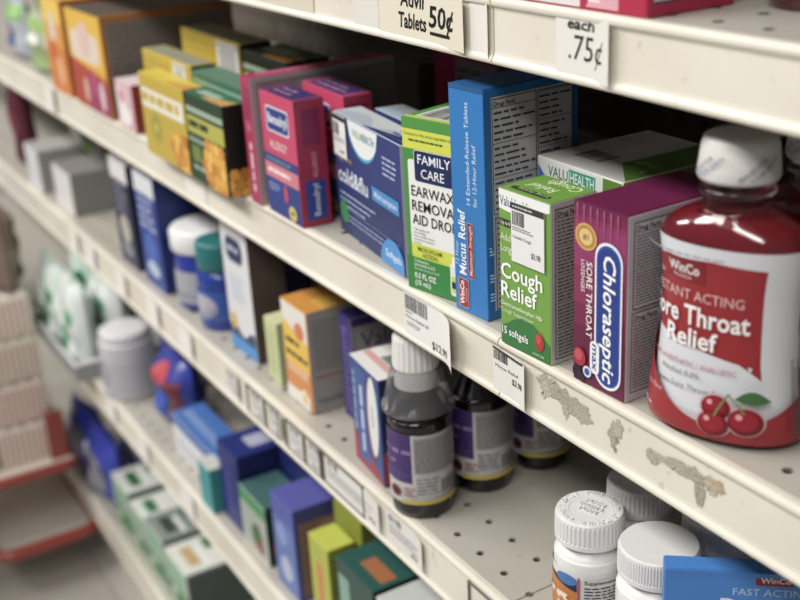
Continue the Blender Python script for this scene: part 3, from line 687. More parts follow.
carton('softgel_carton', 'white and green carton with teal lettering, right behind the stickered lime cough carton', 'medicine box', (-52.8, 4.6, 0), 7.5, 8.5, 9.7, 0,
       dict(front='e4e6e4', right='8a9a60', top='c4c3c0'), pt_valu)
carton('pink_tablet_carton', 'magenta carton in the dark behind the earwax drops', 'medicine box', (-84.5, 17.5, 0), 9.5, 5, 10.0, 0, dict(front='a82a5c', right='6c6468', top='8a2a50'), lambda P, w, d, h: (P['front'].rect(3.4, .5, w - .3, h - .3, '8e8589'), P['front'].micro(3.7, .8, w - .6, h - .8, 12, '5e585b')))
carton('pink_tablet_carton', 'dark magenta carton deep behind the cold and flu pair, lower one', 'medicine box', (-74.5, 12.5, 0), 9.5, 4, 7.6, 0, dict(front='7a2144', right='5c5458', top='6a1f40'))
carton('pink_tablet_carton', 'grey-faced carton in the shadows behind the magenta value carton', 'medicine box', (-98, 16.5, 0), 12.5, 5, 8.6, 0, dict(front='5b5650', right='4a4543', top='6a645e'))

# ------------------------------------------------------------------ overhead shelf things
def pt_top(P, w, d, h):
    p = P['front']; p.rect(.1, .1, w * .6, h - .1, 'e4e0e2'); p.fstrip(w * .56, w - .1, .1, h - .1, 'b81f48')
    p.fstrip(w * .60, w * .82, .15, lambda x: .15 + 1.5 * math.sin((x - w * .6) / (w * .22) * math.pi * .5), 'e2a9b6')
    p.micro(w * .62, .3, w * .72, 1.4, 3, 'f4e0e6')
    q = P['right']; q.rect(.4, .6, d - .4, h - .4, 'd8cfd2'); q.rect(.4, .6, d - .4, .68, '2a2a52')
carton('tablet_carton', 'crimson and white carton on the overhead shelf', 'medicine box', (-49.6, .3, S0), 10.3, 5.4, 6.5, 1, dict(front='b81f48', right='b01c44', top='b81f48'), pt_top)

# ------------------------------------------------------------------ bottles
class Body:
    """oval bottle body from rows (z, rx, ry)"""
    def __init__(s, rows, exp=2.0): s.rows = rows; s.e = exp
    def rad(s, z):
        r = s.rows
        if z <= r[0][0]: return r[0][1:]
        for a, b in zip(r, r[1:]):
            if z <= b[0]:
                t = (z - a[0]) / max(1e-6, b[0] - a[0]); t2 = t
                return (a[1] + (b[1] - a[1]) * t2, a[2] + (b[2] - a[2]) * t2)
        return r[-1][1:]
    def pt(s, th, z, d=0):
        rx, ry = s.rad(z); c, q = math.sin(th), -math.cos(th)
        f = lambda v: math.copysign(abs(v) ** (2 / s.e), v)
        x, y = rx * f(c), ry * f(q); n = Vector((x / rx ** 2, y / ry ** 2)); n.normalize()
        return (x + n.x * d, y + n.y * d, z)
    def arc(s, z):
        n = 360; s.tab = [0]; p0 = s.pt(-math.pi, z)
        for i in range(1, n + 1):
            p1 = s.pt(-math.pi + 2 * math.pi * i / n, z); s.tab.append(s.tab[-1] + math.hypot(p1[0] - p0[0], p1[1] - p0[1])); p0 = p1
        s.half = s.tab[n // 2]; s.len = s.tab[-1]
    def fn(s, x, y, e):
        t = x + s.half; t = max(0, min(s.len - 1e-6, t)); lo, hi = 0, 360
        while hi - lo > 1:
            m = (lo + hi) // 2
            if s.tab[m] <= t: lo = m
            else: hi = m
        f = (t - s.tab[lo]) / max(1e-9, s.tab[hi] - s.tab[lo]); return s.pt(-math.pi + 2 * math.pi * (lo + f) / 360, y, e)
    def mesh(s, g, m, n=64, inset=0, ztop=None, smooth=True):
        zs = [r[0] for r in s.rows if ztop is None or r[0] < ztop]
        if ztop: zs.append(ztop)
        fine = []
        for a, b in zip(zs, zs[1:]):
            k = max(1, int((b - a) / .5)); fine += [a + (b - a) * i / k for i in range(k)]
        fine.append(zs[-1]); V = []
        for z in fine: V += [s.pt(2 * math.pi * i / n, z + (inset if z == fine[0] else 0), -inset) for i in range(n)]
        F = [(j * n + i, j * n + (i + 1) % n, (j + 1) * n + (i + 1) % n, (j + 1) * n + i) for j in range(len(fine) - 1) for i in range(n)]
        g.add(V, F, m, smooth); g.add(V[:n], [tuple(range(n - 1, -1, -1))], m); g.add(V[-n:], [tuple(range(n))], m)
def smoothrows(rows):
    out = []
    for i in range(len(rows) - 1):
        p0 = rows[max(0, i - 1)]; p1 = rows[i]; p2 = rows[i + 1]; p3 = rows[min(len(rows) - 1, i + 2)]
        for k in range(6):
            t = k / 6; out.append(tuple(.5 * ((2 * p1[j]) + (-p0[j] + p2[j]) * t + (2 * p0[j] - 5 * p1[j] + 4 * p2[j] - p3[j]) * t * t + (-p0[j] + 3 * p1[j] - 3 * p2[j] + p3[j]) * t ** 3) for j in range(3)))
    return out + [rows[-1]]

CLEAR = mat('ffffff', .04, trans=1, ior=1.35)
def cherry_bottle(label, x, y, yaw, group, full=True):
    e = empty('sore_throat_spray_bottle', x, y, S1 + .02, yaw); tagit(e, label, 'bottle', group)
    k = 1.0
    rows = [(0, 3.3, 2.0), (.25, 3.55, 2.2), (1.2, 3.62, 2.3), (4.5, 3.28, 2.1), (7.5, 3.22, 2.1), (9.4, 3.48, 2.2), (10.0, 3.4, 2.15), (10.5, 2.95, 1.95), (10.9, 2.2, 1.7), (11.2, 1.6, 1.5), (11.6, 1.48, 1.48), (13.0, 1.48, 1.48)]
    B = Body(smoothrows(rows), 2.15)
    g = Geo(); B.mesh(g, CLEAR); g.build('bottle_body', e)
    g = Geo(); B.mesh(g, mat('8a0a22', .12, coat=.5), inset=.07, ztop=10.95); g.build('liquid', e)
    g = Geo(); B.arc(5); H = B.half
    # wrap label
    p = Paint(g, B.fn, True); xa, xb = -4.6, 4.3
    off = .03
    p.k = 3
    p.rrect(xa, .35, xb, 9.75, .5, 'd9dbe2', .3)
    p.fstrip(xa + .3, 2.3, lambda x: 4.55 - .18 * x, lambda x: 9.1 - .08 * abs(x), 'a0202a', 64, .3)
    p.poly([(1.4, 4.3), (2.3, 4.2), (2.35, 3.6)], 'a0202a', .3)
    p.rect(-2.5, 7.9, -.35, 9.0, '8a1822', .3)
    p.text('WinCo', -2.3, 8.3, .46, 'f4f0f0', 1.7, b=.03); p.text('FOODS', -2.0, 8.03, .16, 'eccaca', 1.0, b=.01)
    p.text('INSTANT ACTING', -3.6, 7.05, .48, 'e9b9b9', 5.1, b=.0)
    p.text('Sore Throat', -3.7, 5.85, .92, 'f6f2f2', 5.5, b=.04); p.text('Relief', -2.3, 4.75, .88, 'f6f2f2', 2.7, b=.04)
    p.text('ORAL ANESTHETIC / ANALGESIC', -3.3, 3.75, .24, 'b04a58', 4.6, b=.0)
    p.text('Alcohol 0.0%', -2.4, 3.25, .26, '55565c', 2.1, b=0); p.text('Relieves Sore Throat Pain', -3.0, 2.6, .26, '55565c', 3.9, b=0)
    p.fstrip(xa + .2, xb - .2, .4, lambda x: 1.15 + .16 * (x - .2) ** 2 * (1.2 if x < .2 else .7) , 'a0202a', 80, .3)
    p.text('Cherry Flavor', -3.6, 2.0, .24, 'eab4ba', 1.5, b=.01); p.text('6 FL OZ', -3.6, .9, .22, 'eab4ba', 1.0, b=.01)
    CH = ((.55, 2.15, .6), (1.75, 1.65, .68), (.5, 1.35, .62))
    for cx, cy, r in CH: p.ell(cx, cy, r + .1, r + .1, 'd8b2b8', rough=.3)
    for cx, cy, r in CH:
        p.ell(cx, cy, r, r, '7c0a18', rough=.25); p.ell(cx - .06, cy + .08, r * .78, r * .76, 'a0142a', rough=.2); p.ell(cx - .25, cy + .25, r * .2, r * .22, 'e8a0a8', rough=.2)
    for a, b in (((.55, 1.8), (1.1, 3.0)), ((1.7, 2.1), (1.05, 3.0))):
        n = 6; xs = [a[0] + (b[0] - a[0]) * i / n for i in range(n + 1)]; ys = [a[1] + (b[1] - a[1]) * (i / n) ** .8 for i in range(n + 1)]
        d = p.d(); V = []
        for X, Y in zip(xs, ys): V += [B.fn(X - .05, Y, d), B.fn(X + .05, Y, d)]
        g.add(V, [(2 * i, 2 * i + 1, 2 * i + 3, 2 * i + 2) for i in range(n)], mat('7b8a4a', .4))
    p.fstrip(1.3, 2.7, lambda x: 2.8 - .2 * math.sin((x - 1.3) / 1.4 * math.pi), lambda x: 2.8 + .45 * math.sin((x - 1.3) / 1.4 * math.pi), '3f6e3c', 14)
    p.micro(3.4, .9, 4.1, 5.2, 6, '55565c', vert=True); p.micro(-3.8, 9.3, 1.4, 9.5, 1, '9a9ca4')
    lo = g.build('label', e)
    g = Geo()
    g.lathe([(1.55, 12.5), (1.78, 12.52), (1.86, 12.7), (1.82, 13.1), (1.7, 14.1), (1.62, 14.4), (1.45, 14.5), (.9, 14.52), (0.01, 14.52)], mat('dcdad6', .3), 64, cap1=False)
    capf = lambda X, Y, ee: ((1.84 - (Y - 13.1) * .11 + ee) * math.sin(X / 1.8), -(1.84 - (Y - 13.1) * .11 + ee) * math.cos(X / 1.8), Y)
    p = Paint(g, capf, True); p.k = 2
    for a in (-4.0, -1.6, .8, 3.2): p.text('SEALED FOR', a, 12.75, .2, '3f4c86', 1.5, rot=38, b=.005); p.text('YOUR SAFETY', a + .5, 12.7, .2, '3f4c86', 1.6, rot=38, b=.005)
    g.build('cap', e)
    g = Geo(); g.lathe([(1.5, 11.85), (1.7, 11.9), (1.7, 12.1), (1.52, 12.2)], CLEAR, 48, cap0=False, cap1=False); g.build('neck_ring', e)
    return e
cherry_bottle('large red cherry Sore Throat Relief bottle, nearest on the main shelf', -35.8, 3.0, 20, 'cherry sore throat bottles')
cherry_bottle('second red cherry bottle, cut by the right edge, behind the nearest', -35.5, 8.35, 20, 'cherry sore throat bottles')
# red bottle on the overhead shelf, only its foot in view
e = empty('red_syrup_bottle', -36.2, 8.2, S0 + .02); tagit(e, 'dark red bottle at the upper right corner on the overhead shelf', 'bottle')
B = Body(smoothrows([(0, 2.2, 2.2), (.3, 2.5, 2.5), (7, 2.5, 2.5), (8.5, 1.8, 1.8), (9.2, 1.3, 1.3), (10, 1.3, 1.3)]))
g = Geo(); B.mesh(g, mat('4a0c12', .15, coat=.6)); g.build('bottle_body', e)
g = Geo(); g.lathe([(1.5, 10), (1.5, 11.6), (1.3, 11.7)], mat('dcdad6', .4), 40); g.build('cap', e)

# syrup bottles
def syrup(label, x, y, yaw, cup, group):
    e = empty('cough_syrup_bottle', x, y, S2 + .02, yaw); tagit(e, label, 'bottle', group)
    rows = [(0, 1.95, 1.95), (.15, 2.15, 2.15), (.6, 2.25, 2.25), (6.9, 2.25, 2.25), (7.6, 2.1, 2.1), (8.4, 1.7, 1.7), (9.0, 1.4, 1.4), (9.5, 1.3, 1.3), (11.4, 1.3, 1.3)]
    B = Body(smoothrows(rows)); B.arc(3)
    g = Geo(); B.mesh(g, mat('150d16', .12, coat=.6)); g.build('bottle_body', e)
    g = Geo(); p = Paint(g, B.fn, True); p.k = 3
    p.rect(-4.2, 1.3, 5.0, 6.9, 'cbc8ca', .35)
    p.rect(-1.9, 3.0, .9, 6.9, '4a2f72', .35); p.rect(-4.2, 3.0, -1.95, 6.9, '3c2762', .35)
    p.text('Elderberry', -1.7, 5.2, .5, '8a76b0', 2.6, b=.01); p.text('SYRUP', -1.7, 4.4, .42, '8a76b0', 1.6, b=.01); p.micro(-1.7, 3.1, .9, 4.0, 4, '7562a0')
    p.ell(-.5, 2.2, .5, .45, '7c3a34'); p.ell(-.5, 2.2, .32, .28, '4e2230')
    p.rect(1.1, 3.9, 4.9, 6.75, '9d9c9f', .35); p.micro(1.2, 4.0, 4.8, 6.6, 14, '5f5e63'); p.micro(1.2, 2.1, 2.8, 3.6, 5, '8a8a8e')
    p.bars(2.9, 2.1, 4.7, 3.2, 16, '55555a'); p.rect(.1, 1.38, 4.9, 1.7, 'c9b43a')
    p.micro(.3, 2.0, 1.2, 2.8, 3, 'a05a5a')
    g.build('label', e)
    if not cup:
        g = Geo(); g.lathe([(1.5, 9.9), (1.55, 10.0), (1.55, 12.0), (1.45, 12.1), (.01, 12.1)], mat('dedcd8', .4), 60, cap1=False); g.build('cap', e)
    else:
        g = Geo(); cm = mat('eef0f2', .08, trans=.95, ior=1.2)
        g.lathe([(2.45, 8.3), (2.62, 8.3), (2.66, 8.42), (2.60, 8.6), (2.42, 8.7), (2.05, 10.6), (1.85, 11.3), (1.62, 11.4), (1.62, 11.3), (1.78, 11.2), (1.97, 10.6), (2.33, 8.7), (2.45, 8.3)], cm, 60, cap0=False, cap1=False)
        g.build('dosing_cup', e)
        g = Geo(); n = 96; V = []; prof = [(1.45, 9.95, 0), (1.6, 10.0, 0), (1.6, 11.45, 0), (1.66, 11.5, .0), (1.64, 11.6, .04), (1.52, 13.6, .04), (1.44, 13.9, 0), (1.25, 14.0, 0), (.01, 14.0, 0)]
        for a, z, rb in prof:
            for i in range(n): q = 2 * math.pi * i / n; rr = a + (rb if i % 4 in (1, 2) else 0); V.append((rr * math.cos(q), rr * math.sin(q), z))
        g.add(V, [(j * n + i, j * n + (i + 1) % n, (j + 1) * n + (i + 1) % n, (j + 1) * n + i) for j in range(len(prof) - 1) for i in range(n)], mat('e3e1dd', .35))
        g.build('cap', e)
    return e
syrup('dark syrup bottle with a clear dosing cup over its cap, at the shelf edge', -64.0, 2.2, 20, True, 'dark syrup bottles')
syrup('dark syrup bottle standing right behind the one with the dosing cup', -64.3, 7.7, 20, False, 'dark syrup bottles')
syrup('third dark syrup bottle, deepest and rightmost of the three', -64.3, 13.2, 20, False, 'dark syrup bottles')

# vitamin bottles
def vitamin(label, x, y, h, r, yaw, emboss, ribs, group, design):
    e = empty('vitamin_bottle', x, y, S2 + .02, yaw); tagit(e, label, 'bottle', group)
    hb = h - 1.9
    rows = [(0, r * .9, r * .9), (.15, r * .98, r * .98), (.5, r, r), (hb - 1.4, r, r), (hb - .7, r * .95, r * .95), (hb - .25, r * .80, r * .80), (hb, r * .76, r * .76), (hb + .8, r * .74, r * .74)]
    B = Body(smoothrows(rows)); B.arc(3); g = Geo(); B.mesh(g, mat('e9e9e8', .3)); g.build('bottle_body', e)
    if design:
        g = Geo(); p = Paint(g, B.fn, True); p.k = 3
        p.rect(-4.8, .5, 5.2, hb - 1.45, 'e4e4e2', .35); p.rect(-3.6, .5, .5, hb - 2.0, 'c9762a', .35)
        p.fstrip(-3.6, .5, lambda X: hb - 2.5 - .25 * (X + .3), lambda X: hb - 2.05, '1f2c50'); p.ell(-.2, hb - 1.95, .75, .38, '3f7cc0')
        p.text('Vitamin', -2.6, hb - 3.5, .5, 'f6ead8', 2.6, b=.03); p.micro(-.9, hb - 4.6, .35, hb - 2.9, 5, 'f0d8b8')
        p.rect(.55, .5, .7, hb - 1.6, 'b04a5a'); p.rect(.85, .6, 3.9, hb - 1.65, 'cfcfcd'); p.text('Supplement Facts', .95, hb - 1.95, .24, '222222', 2.7, b=.03); p.micro(.95, .8, 3.8, hb - 2.1, 16, '3c3c40')
        g.build('label', e)
    g = Geo(); m = mat('e2e2e3', .35); n = ribs * 4; rc = r * .96; z0, z1 = hb + .15, h
    prof = [(rc * .9, z0 - .05, 0), (rc + .04, z0, 0), (rc + .04, z0 + .28, 0), (rc, z0 + .32, .045), (rc - .02, z1 - .28, .045), (rc - .04, z1 - .10, 0), (rc - .12, z1, 0), (rc * .62, z1 - .005, 0), (rc * .60, z1 - .03 if emboss else z1, 0), (.01, z1 - .03 if emboss else z1, 0)]
    V = []
    for a, z, rb in prof:
        for i in range(n):
            q = 2 * math.pi * i / n; rr = a + (rb if i % 4 in (1, 2) else 0); V.append((rr * math.cos(q), rr * math.sin(q), z))
    F = [(j * n + i, j * n + (i + 1) % n, (j + 1) * n + (i + 1) % n, (j + 1) * n + i) for j in range(len(prof) - 1) for i in range(n)]
    g.add(V, F, m)
    if emboss:
        def raised(s, x, y, hh, rot, w=None):
            V2, F2 = text2d(s, .03); x0 = min(v[0] for v in V2); x1 = max(v[0] for v in V2); k = hh / CAP; kx = k if w is None else w / (x1 - x0); W = (x1 - x0) * kx
            c, q = math.cos(rot), math.sin(rot); P = []
            for zt in (z1 + .07, z1 - .02):
                for vx, vy in V2:
                    a, b2 = (vx - x0) * kx - W / 2, vy * k; P.append((x + a * c - b2 * q, y + a * q + b2 * c, zt))
            nn = len(V2); from collections import Counter
            ed = Counter()
            for f in F2:
                for i in range(len(f)): ed[(f[i], f[(i + 1) % len(f)])] += 1
            Fq = list(F2) + [(a, b2, b2 + nn, a + nn) for (a, b2) in ed if (b2, a) not in ed]
            g.add(P, Fq, m)
        ring = 'PUSH DOWN WHILE TURNING  CLOSE TIGHTLY  '
        for i, ch in enumerate(ring):
            if ch == ' ': continue
            a = -2 * math.pi * i / len(ring) + 2.2; raised(ch, rc * .74 * math.cos(a), rc * .74 * math.sin(a), .30, a - math.pi / 2)
        for s_, yy in (('PUSH', .48), ('DOWN &', .02), ('TURN', -.44)): raised(s_, 0, yy, .32, 0, 1.25 if s_ != 'DOWN &' else 1.6)
    g.build('cap', e)
    return e
VG = 'white vitamin bottles'
vitamin('white vitamin bottle with orange label and embossed ribbed cap, leftmost', -46.2, 3.3, 8.4, 2.15, 18, True, 46, VG, True)
vitamin('white bottle with an embossed cap half hidden under the shelf rail', -47.0, 8.0, 8.4, 2.15, 100, True, 46, VG, True)
vitamin('white bottle with a smooth-topped finely ribbed cap beside the blue carton', -41.3, 4.3, 8.3, 2.4, 0, False, 84, VG, False)
vitamin('white bottle almost hidden behind the smooth-capped one, under the rail', -41.6, 9.2, 8.3, 2.15, 0, False, 56, VG, False)
def pt_dairy(P, w, d, h):
    p = P['front']
    p.rrect(4.6, h - .72, 6.6, h - .08, .12, '8a1c28'); p.text('WinCo', 4.85, h - .55, .32, 'f4e8e8', 1.5, b=.03)
    p.text('FAST ACTING', 3.5, h - 1.35, .42, 'b9d2f0', 3.9, b=.0); p.text('Dairy Relief', 2.9, h - 2.45, .85, 'eef4fb', 6.6, b=.035)
    p.text('LACTASE ENZYME', 2.2, h - 3.7, .35, 'cfe0f4', 4.4, b=.01)
    P['top'].rect(.1, .1, w - .1, d - .1, '3f84d4')
carton('dairy_relief_carton', 'blue dairy relief carton at the lower right corner', 'medicine box', (-37.3, .9, S2), 9.5, 1.3, 10.2, 50,
       dict(front='3f88dc', right='3a7ccc', top='3f84d4'), pt_dairy, flap='3f84d4')

# ------------------------------------------------------------------ second shelf, middle section
def pt_bw(P, w, d, h):
    p = P['front']
    p.rect(.1, .1, w - .1, h - .1, '34508f'); p.fstrip(.1, w - .1, .1, lambda x: .3 + 2.6 * (1 - x / w), 'a8283a'); p.rect(1.0, .6, 3.0, h - .5, '3b5ca4')
    p.text('Valuhealth', .95, h - 6.2, .5, '9fb8e0', 5.2, rot=90, b=.01); p.text('Cold Relief', 2.4, h - 7.6, .8, 'c4d2ec', 5.8, rot=90, b=.02)
    p.ell(w - 1.5, h * .58, 1.0, h * .38, 'a8283a', 30); p.ell(w - 1.35, h * .6, .95, h * .37, 'e4e8e6', 30); p.micro(w - 1.7, h * .5, w - 1.2, h * .75, 2, '5f9a7a', vert=True)
    q = P['right']; q.rect(.1, 3.0, d - .1, h - .1, '27305c'); q.rect(.1, .1, d - .1, 2.9, 'a83040'); q.text('RELIEF', d * .5, 3.4, .6, '4a7a8a', 3, rot=90)
    t = P['top']; t.rect(.2, d * .3, w - .3, d * .48, 'd8a69c'); t.rect(w * .35, d * .5, w - .4, d - .4, '8f9a98'); t.bars(w * .4, d * .55, w - .6, d - .6, 10, '55605e')
carton('cold_relief_carton', 'blue and white carton with an upright white oval, left of the syrup bottles', 'medicine box', (-73.0, 1.5, S2), 5.6, 3.6, 9.1, -6,
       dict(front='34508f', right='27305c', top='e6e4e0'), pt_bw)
carton('purple_carton', 'purple and grey carton behind the blue and white carton', 'medicine box', (-80.0, 4.3, S2), 2.2, 8.5, 9.6, -2,
       dict(front='4a3c88', right='8e8c90', top='3a2c78'), lambda P, w, d, h: (P['front'].micro(.4, .8, w - .4, h - 1, 14, '7f74b0'), P['right'].rect(.5, h - 3.4, 6.8, h - .9, '9a999c'), P['right'].text('Valu', .9, h - 2.9, 1.4, '4e4e5c', 3.4, b=.01),
       P['right'].text('Health', 4.5, h - 2.9, 1.4, '6a7a8c', 3.2, b=.01), P['right'].rect(.1, .1, d - .1, h - 5.0, '3f3478'), P['right'].rect(.1, h - .8, d - .1, h - .1, '3f3478')))
def pt_orange(P, w, d, h):
    p = P['front']
    p.rect(.1, h - 3.0, w - .1, h - .1, 'e6e2da'); p.fstrip(.1, w - .1, 2.0, lambda x: h - 1.8 - .25 * x, 'ecc02c'); p.rect(.1, 1.9, w - .1, h * .38, 'dd8a3a'); p.ell(w * .68, h - 2.2, .9, .8, 'd9784a')
    p.text('Daily', .6, h - 4.0, .7, '3a3424', 2.6, b=.02); p.text('Probiotic', .5, h - 5.2, .7, '3a3424', 4.2, b=.02); p.rect(.5, h - 6.6, w - .5, h - 5.8, 'e8b48a')
    p.ell(w * .7, 1.0, .8, .8, 'f2eee6'); p.ell(w * .7, 1.0, .35, .55, 'e8c040'); p.rect(.1, .1, w * .9, 1.4, 'ece8e0'); p.ell(w * .7, .9, .35, .5, 'e8c040')
    q = P['right']; q.micro(.5, 4.0, d - .5, h - .8, 20, '77756f'); q.rect(.4, 3.3, d - .5, 3.45, 'b0524a'); q.text('ValuHealth', .5, .9, .6, '55607a', 3.6, b=.01)
    t = P['top']; t.rect(w * .35, .2, w - .2, d - .3, 'd9932c'); t.rect(w * .5, d * .3, w - .3, d * .7, 'e0b23a')
carton('probiotic_carton', 'orange, yellow and white carton with a grey side, middle of the second shelf', 'medicine box', (-86.2, 1.9, S2), 5.0, 5.5, 9.5, 0,
       dict(front='e08a34', right='a09d97', top='d9932c'), pt_orange)
carton('slim_green_carton', 'slim pale green carton beside the orange one', 'medicine box', (-90.6, 2.0, S2), 2.7, 3.6, 6.2, 0,
       dict(front='c9cf98', right='b0b684', top='d4d8a8'), lambda P, w, d, h: P['front'].micro(.5, 1, w - .5, h - 1, 8, 'aeb47c'))
def pt_oval(P, w, d, h):
    p = P['front']
    p.rrect(1.0, h - 4.2, 5.0, h - 1.6, 1.0, '9098ac'); p.rrect(1.15, h - 4.05, 4.85, h - 1.75, .9, '1d2a5c'); p.text('Aspirin', 1.5, h - 3.3, .8, 'b8c0d8', 3.0, b=.02)
    p.micro(1.4, h - 8.2, 4.6, h - 5.4, 6, 'b4c4dc'); p.fstrip(.1, w - .1, .9, lambda x: 2.4 + .5 * math.sin(x * 1.4), '2e4068'); p.rect(.1, .1, w - .1, 1.5, '3f93dc'); p.ell(1.2, 3.0, .7, .9, 'd9b04a')
carton('tall_white_carton', 'tall white carton with navy oval logo and bright blue foot', 'medicine box', (-99.6, 2.2, S2), 6.2, 3.6, 13.6, 0,
       dict(front='dddee2', right='54463f', top='dddee2'), pt_oval)  # brownish shading of the right side is put into its face colour
# brown round bottle behind the slim carton
e = empty('brown_bottle', -91.5, 12.5, S2 + .02); tagit(e, 'dark red-brown bottle in the shadow above the slim green carton', 'bottle')
B = Body(smoothrows([(0, 3.2, 3.2), (.3, 3.6, 3.6), (8.5, 3.6, 3.6), (10, 3.0, 3.0), (10.8, 1.9, 1.9), (11.6, 1.9, 1.9)])); g = Geo(); B.mesh(g, mat('5c2a1e', .2, coat=.4)); g.build('bottle_body', e)
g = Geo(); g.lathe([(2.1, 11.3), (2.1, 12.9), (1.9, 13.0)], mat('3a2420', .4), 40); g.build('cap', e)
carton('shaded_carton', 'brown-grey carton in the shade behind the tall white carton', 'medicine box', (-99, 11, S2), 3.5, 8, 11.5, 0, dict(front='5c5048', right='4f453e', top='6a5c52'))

def jar(name, label, x, y, r, h, body, capc, hc, rc, lab, lab2=None, yaw=0, z=S2, neck=.7):
    e = empty(name, x, y, z + .02, yaw); tagit(e, label, 'bottle'); hb = h - hc
    B = Body(smoothrows([(0, r * .85, r * .85), (.3, r, r), (hb - 1.5, r, r), (hb - .6, r * .95, r * .95), (hb, r * neck, r * neck), (hb + .3, r * neck, r * neck)])); B.arc(2)
    g = Geo(); B.mesh(g, mat(body, .2, coat=.4)); g.build('bottle_body', e)
    g = Geo(); p = Paint(g, B.fn, True); p.k = 3; p.rect(-r * 2.2, 1.0, r * 2.2, hb - 1.9, lab, .3)
    if lab2: p.ell(r * .2, hb * .42, r * .7, r * .5, lab2)
    p.micro(-r, 1.4, r * 1.5, hb * .35, 4, '7a7c88'); g.build('label', e)
    g = Geo(); g.lathe([(rc * .97, hb + .05), (rc, hb + .2), (rc, h - .4), (rc * .93, h - .08), (rc * .8, h), (.01, h)], mat(capc, .35), 56, cap1=False); g.build('cap', e)
    return e
jar('chest_rub_jar', 'blue jar with wide white cap and silver label, second shelf left', -111.6, 5.0, 3.5, 8.9, '2436a0', 'e9ebec', 2.5, 3.7, 'a7a9b4', None, -20, neck=.95)
jar('mouthwash_bottle', 'blue bottle with teal cap beside the blue jar', -105.2, 4.0, 2.6, 9.2, '1b3f9c', '1e7478', 3.0, 2.4, '2c5cb4', 'b8b4c4', 0, neck=.8)
def pt_tall(c1, c2, c3):
    def f(P, w, d, h):
        p = P['front']; p.rect(.1, h - 2.4, w - .1, h - .1, c1); p.ell(w * .5, h * .35, w * .28, h * .14, c2); p.ell(w * .5, h * .16, w * .3, h * .07, c3); p.micro(.8, h * .5, w - .8, h * .8, 4, c3)
    return f
carton('toothpaste_carton', 'dark carton with white top, far left of the blue jar', 'medicine box', (-131.5, 1.5, S2), 6.3, 5, 12.8, 0, dict(front='2c3050', right='23263e', top='e4e2e0'), pt_tall('e2e0dd', 'b9b4a8', '8a8c9c'))
carton('toothpaste_carton', 'bright blue carton with white top, left of the blue jar', 'medicine box', (-122.8, 1.5, S2), 6.6, 5, 13.2, 0, dict(front='24439c', right='1a2f70', top='e0e2e8'), pt_tall('dfe3ea', '3d6cc4', 'b8c6e2'))
carton('gray_carton', 'white-fronted carton with plain grey side on the far second shelf', 'box', (-160.0, 1.5, S2), 8.8, 7.5, 5.9, 0, dict(front='e0dedd', right='8c8a86', top='8a8884'))
carton('gray_carton', 'second white-fronted carton, left of the grey-sided one', 'box', (-173, 1.0, S2), 7.5, 6.5, 6.2, 0, dict(front='dcdce0', right='9a9894', top='b0aeac'))
pouch('candy_pouch', 'white pouch with lime green spot on the far second shelf', 'pouch', (-180.5, 9.0, S2), 13, 13.5, 4, 0, 'cfcbd4', lambda p, w, h: (p.ell(w * .78, h * .33, 1.6, 1.3, 'a3d468'), p.ell(w * .4, h * .7, 2.4, 2.2, 'b9c4d8')), 'far pouches')
pouch('candy_pouch', 'dark red pouch hanging at the far left, under the main rail', 'pouch', (-186, 2.0, S2), 6.0, 14.5, 3, 0, '5c1c2c', lambda p, w, h: p.ell(w * .5, h * .5, 2, 2, '7a2c3a'), 'far pouches')
carton('flat_red_carton', 'flat red carton lying behind the white-fronted ones', 'box', (-176, 15.5, S2), 16, 6, 6.8, 0, dict(front='9c4034', right='7c3028', top='a84a3c'))
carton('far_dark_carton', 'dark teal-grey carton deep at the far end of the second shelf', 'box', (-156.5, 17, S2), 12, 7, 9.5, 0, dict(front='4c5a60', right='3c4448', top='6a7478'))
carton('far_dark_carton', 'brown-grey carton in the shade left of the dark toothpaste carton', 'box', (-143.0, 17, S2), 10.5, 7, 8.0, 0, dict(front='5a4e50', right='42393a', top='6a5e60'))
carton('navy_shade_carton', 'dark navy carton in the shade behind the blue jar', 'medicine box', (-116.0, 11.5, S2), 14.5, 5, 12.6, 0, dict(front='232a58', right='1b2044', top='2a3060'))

# ------------------------------------------------------------------ third shelf
def pt_navy(P, w, d, h):
    p = P['front']; p.rect(.3, .5, w - .3, h - 2, '26307c'); p.micro(1.5, 1.5, 3.2, 7.5, 2, '4f5cae', vert=True)
    t = P['top']; t.rrect(w * .28, d * .25, w * .75, d * .55, .4, 'b0b2cc'); t.rect(.3, d * .72, w - .3, d * .78, '4a54a4')
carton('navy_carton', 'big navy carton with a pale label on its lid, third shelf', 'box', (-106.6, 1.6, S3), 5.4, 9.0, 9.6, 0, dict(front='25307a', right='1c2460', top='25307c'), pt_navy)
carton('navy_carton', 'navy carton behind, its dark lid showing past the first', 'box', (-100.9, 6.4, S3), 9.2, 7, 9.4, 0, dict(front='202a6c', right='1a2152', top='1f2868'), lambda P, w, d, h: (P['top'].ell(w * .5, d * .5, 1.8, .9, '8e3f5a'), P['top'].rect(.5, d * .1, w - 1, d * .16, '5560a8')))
def pt_gw(P, w, d, h):
    p = P['front']; p.rect(.3, .4, w - .3, h - 1.6, 'a8b2a6'); p.fstrip(.1, w - .1, h - 1.6, h - .1, '3f9a58'); p.ell(w * .6, h * .35, 1.3, 1.5, '3c6a34'); p.ell(w * .7, h * .2, .8, .8, '9a3a34')
    P['right'].ell(2, h * .3, 1.6, 1.6, '7a2c2c'); P['right'].ell(2.2, h * .62, 1.5, 1.3, '2f5e3c')
carton('herbal_carton', 'green and white herbal carton right of the big navy one', 'medicine box', (-100.8, 1.4, S3), 6.4, 4.6, 7.0, 0, dict(front='cfd4cc', right='24402f', top='3f6a6a'), pt_gw)
